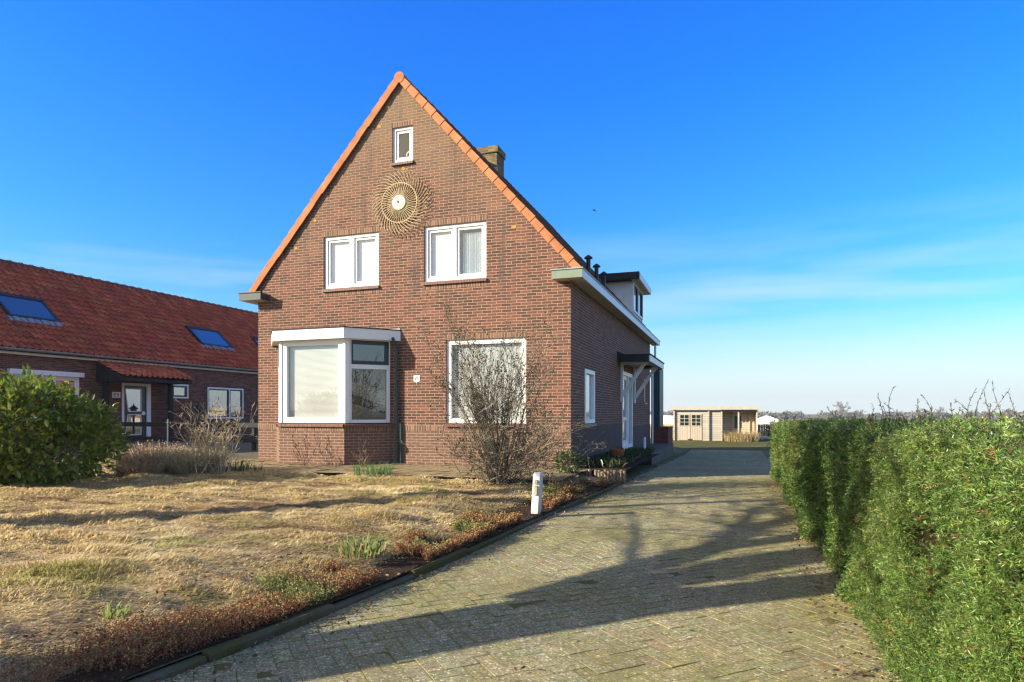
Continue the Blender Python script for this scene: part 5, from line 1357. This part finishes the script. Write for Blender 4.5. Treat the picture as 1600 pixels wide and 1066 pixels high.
# far farm houses
def farm(label, x, y, w, h, rcol):
    o = thing('farmhouse', label, 'house', (x, y, -2.5)); v = MB(); v.box(x-w/2, x+w/2, y, y+7, -2.6, -2.5+h*.55); v.build('wall', M['cream'], o)
    v = MB(); v.prism([(x-w/2-.2, y-.2, -2.5+h*.53), (x-w/2-.2, y+7.2, -2.5+h*.53), (x-w/2-.2, y+3.5, -2.5+h)], (w+.4, 0, 0)); v.build('roof', rcol, o); return o
farm('far farmhouse with an orange roof beyond the middle of the hedge', 190, 205, 12, 3.9, M['terracotta'])
farm('far pale farmhouse with a dark roof beyond the right end of the hedge', 235, 180, 14, 3.6, M['bitumen'])

# far tree line: one mass all round
n = 1500; aa = rng.uniform(0, 6.28, n); rr = rng.uniform(430, 760, n); hh_ = np.where(rng.random(n) < .9, rng.uniform(3.4, 5.0, n), rng.uniform(5, 6.4, n))
K = 100; P = []; C_ = []
for k in range(n):
    w_ = hh_[k]*rng.uniform(.6, 1.3); q = norm(rng.normal(size=(K, 3)))*rng.random((K, 1))**.4
    P.append(np.array([math.cos(aa[k])*rr[k], math.sin(aa[k])*rr[k], -2.5+hh_[k]*.5])+q*np.array([w_, w_, hh_[k]*.5]))
    C_.append(np.ones((K, 1))*np.array([(.185, .175, .145), (.165, .16, .135), (.20, .18, .14), (.15, .155, .11)][rng.integers(4)]))
P = np.concatenate(P); m_ = len(P)
V, F = stamp(tvL, tfL, P, rng.normal(size=(m_, 3)), rng.uniform(0, 6, m_), rng.uniform(1.2, 2.6, m_))
tl_ = npmesh('tree_line', V, F, M['far'], col=np.concatenate(C_)); tag(tl_, kind='stuff', label='far grey brown line of bare trees along the horizon', cat='tree line')
def btree(label, x, y, h, group):
    o = thing('bare_tree', label, 'tree', (x, y, -2.5), group); t = Twigs()
    t.grow((x, y, -2.7), (0, 0, 1), h*.5, h*.03, 0, 4, .05, 0, cols=((.13, .11, .10),), rmin=.1); t.mesh('trunk', M['twig'], o, 5)
    t = Twigs()
    for k in range(9): t.grow((x, y, -2.5+h*rng.uniform(.2, .5)), (rng.normal(0, .6), rng.normal(0, .6), 1), h*.5, h*.012, 2, 5, .15, 0, (4, 6), .6, .5, ((.14, .12, .11),), .09)
    t.mesh('crown', M['twig'], o, 3); return o
b0_ = btree('tiny bare tree rising above the far tree line', 60, 430, 12, 'trees on the horizon')
for k in range(22):
    az_ = R(rng.uniform(62, 95)) if k < 12 else R(rng.uniform(40, 70)); rd_ = rng.uniform(400, 520); c_ = copy_tree(b0_); s = rng.uniform(.45, .75)
    c_.location = (math.cos(az_)*rd_, math.sin(az_)*rd_, -2.5); c_.scale = (s, s, s); c_.rotation_euler = (0, 0, rng.uniform(0, 6))

# bird
bi = thing('bird', 'small dark bird flying in the blue sky right of the roof', 'bird', (1.02*0-12.2, 56, 18.6))
BP = Vector((-11.75, 56, 18.9)); bi.location = BP
v = MB(); v.tube([BP+Vector((-.16, 0, .05)), BP+Vector((-.09, 0, .03)), BP+Vector((.03, 0, -.01)), BP+Vector((.14, 0, -.06)), BP+Vector((.22, 0, -.09))], [.01, .035, .05, .03, .012], 8); v.build('body', M['black'], bi)
for s in (1, -1):
    v = MB(); v.prism([BP+Vector((-.05, 0, .02)), BP+Vector((.06, 0, 0)), BP+Vector((.10, s*.28, .05)), BP+Vector((.0, s*.22, .06))], (0, 0, .008)); v.build('wing', M['black'], bi)

# ---- thin winter haze
v = MB(); v.box(-900, 900, -900, 900, -6, 24)
hm = bpy.data.materials.new('haze'); t = NT(hm); pv = t.n('ShaderNodeVolumePrincipled'); pv.inputs['Color'].default_value = (.93, .95, 1, 1); pv.inputs['Density'].default_value = .0004; pv.inputs['Anisotropy'].default_value = .3
o_ = t.n('ShaderNodeOutputMaterial'); t.l(pv.outputs[0], o_.inputs['Volume'])
hz = v.build('haze', hm); hz['kind'] = 'stuff'; hz['label'] = 'thin pale haze over the flat fields'; hz['category'] = 'haze'
# ================================================================== SKY, SUN, CAMERA
SUN_EL, SUN_AZ = 23.0, 38.0           # light travels towards (cos az, sin az)
sun_d = Vector((-math.cos(R(SUN_AZ))*math.cos(R(SUN_EL)), -math.sin(R(SUN_AZ))*math.cos(R(SUN_EL)), math.sin(R(SUN_EL))))
L_ = bpy.data.lights.new('sun', 'SUN'); L_.energy = 5.0; L_.angle = R(.5); L_.color = (1, .89, .72)
so = bpy.data.objects.new('sun', L_); COL.objects.link(so); so.rotation_euler = (-sun_d).to_track_quat('-Z', 'Y').to_euler()
wd_ = bpy.data.worlds.new('World'); scene.world = wd_; wd_.use_nodes = True
t = NT.__new__(NT); t.t = wd_.node_tree; t.t.nodes.clear()
sk = t.t.nodes.new('ShaderNodeTexSky'); sk.sky_type = 'NISHITA'; sk.sun_disc = False; sk.sun_elevation = R(SUN_EL)
sk.sun_rotation = math.atan2(sun_d.x, sun_d.y); sk.altitude = 0; sk.air_density = 1.0; sk.dust_density = .3; sk.ozone_density = 2.5
co = t.coord('Generated'); sp_ = t.n('ShaderNodeSeparateXYZ'); t.l(co, sp_.inputs[0]); ez_ = sp_.outputs[2]
tint = t.ramp(t.range(ez_, 0, .85), [(.0, (1.0, 1.02, .98)), (.10, (.57, .96, 1.17)), (.30, (.22, .92, 1.6)), (.52, (.10, .86, 2.05)), (.66, (.10, .82, 2.2)), (1., (.2, .80, 1.7))])
zd = t.n('ShaderNodeVectorMath', operation='DOT_PRODUCT'); t.l(co, zd.inputs[0]); zd.inputs[1].default_value = (-.36, -.45, .82)
vd = t.n('ShaderNodeVectorMath', operation='DOT_PRODUCT'); t.l(co, vd.inputs[0]); vd.inputs[1].default_value = (-math.cos(R(SUN_AZ)), -math.sin(R(SUN_AZ)), .35)
pale_fill = t.math('MULTIPLY', t.range(vd.outputs['Value'], .50, .85, 0, 1), t.range(ez_, .10, .30, 0, 1))
pale_fill = t.math('MAXIMUM', pale_fill, t.range(zd.outputs['Value'], .70, .94, 0, 1))
tint = t.mix(pale_fill, tint, (2.9, 1.8, .92))  # whiter sky out of view, added so the ambient light is less blue
ed_ = t.n('ShaderNodeVectorMath', operation='DOT_PRODUCT'); t.l(co, ed_.inputs[0]); ed_.inputs[1].default_value = (.93, -.15, .33)
fill_bank = t.math('MULTIPLY', t.range(ed_.outputs['Value'], .62, .88, 0, .6), t.range(t.noise(co, 3.5, 5, .6), .36, .58, .5, 1))     # unseen pale cloud bank, added to warm and lift the shaded side wall
g = t.mix(1., sk.outputs[0], tint, 'MULTIPLY')
# thin high cloud: veil near the horizon and drawn-out wisps
mp = t.n('ShaderNodeMapping'); t.l(co, mp.inputs[0]); mp.inputs['Scale'].default_value = (1.2, 1.2, 11)
mp.inputs['Rotation'].default_value = (R(3), R(-4), 0)
n1 = t.noise(mp.outputs[0], 1.5, 4, .5, .3); mp2 = t.n('ShaderNodeMapping'); t.l(co, mp2.inputs[0]); mp2.inputs['Scale'].default_value = (2.5, 2.5, 24); n2 = t.noise(mp2.outputs[0], 1.6, 5, .5, .4)
veil = t.math('MULTIPLY', t.range(t.math('ADD', ez_, t.math('MULTIPLY', t.math('SUBTRACT', n1, .5), .09)), .05, .135, 1, 0), .85)
wisp = t.math('MULTIPLY', t.range(t.math('ADD', n1, t.math('MULTIPLY', t.math('SUBTRACT', n2, .5), .22)), .47, .70, 0, .68), t.range(ez_, .10, .28, 1, 0))
cl_ = t.math('MAXIMUM', t.math('MAXIMUM', veil, wisp), fill_bank)
fin = t.mix(cl_, g, (4.9, 5.65, 5.8))
bg = t.t.nodes.new('ShaderNodeBackground'); t.l(fin, bg.inputs[0]); bg.inputs[1].default_value = .085
ow = t.t.nodes.new('ShaderNodeOutputWorld'); t.l(bg.outputs[0], ow.inputs[0])

cd = bpy.data.cameras.new('camera'); cd.sensor_width = 36; cd.sensor_fit = 'HORIZONTAL'; cd.lens = 1013/1600*36; cd.shift_y = 113.3/1600
cd.clip_start = .05; cd.clip_end = 8000
cm = bpy.data.objects.new('camera', cd); COL.objects.link(cm); cm.location = (0, 0, 1.12); cm.rotation_euler = (R(90), 0, R(19.06))
scene.camera = cm
scene.render.resolution_x, scene.render.resolution_y = 1024, 682
scene.view_settings.view_transform = 'Standard'; scene.view_settings.look = 'None'; scene.view_settings.gamma = 1; scene.view_settings.exposure = 1.03
scene.cycles.max_bounces = 8; scene.cycles.transparent_max_bounces = 12
scene.cycles.use_denoising = True
scene.cycles.pixel_filter_type = 'BLACKMAN_HARRIS'; scene.cycles.filter_width = 1.3
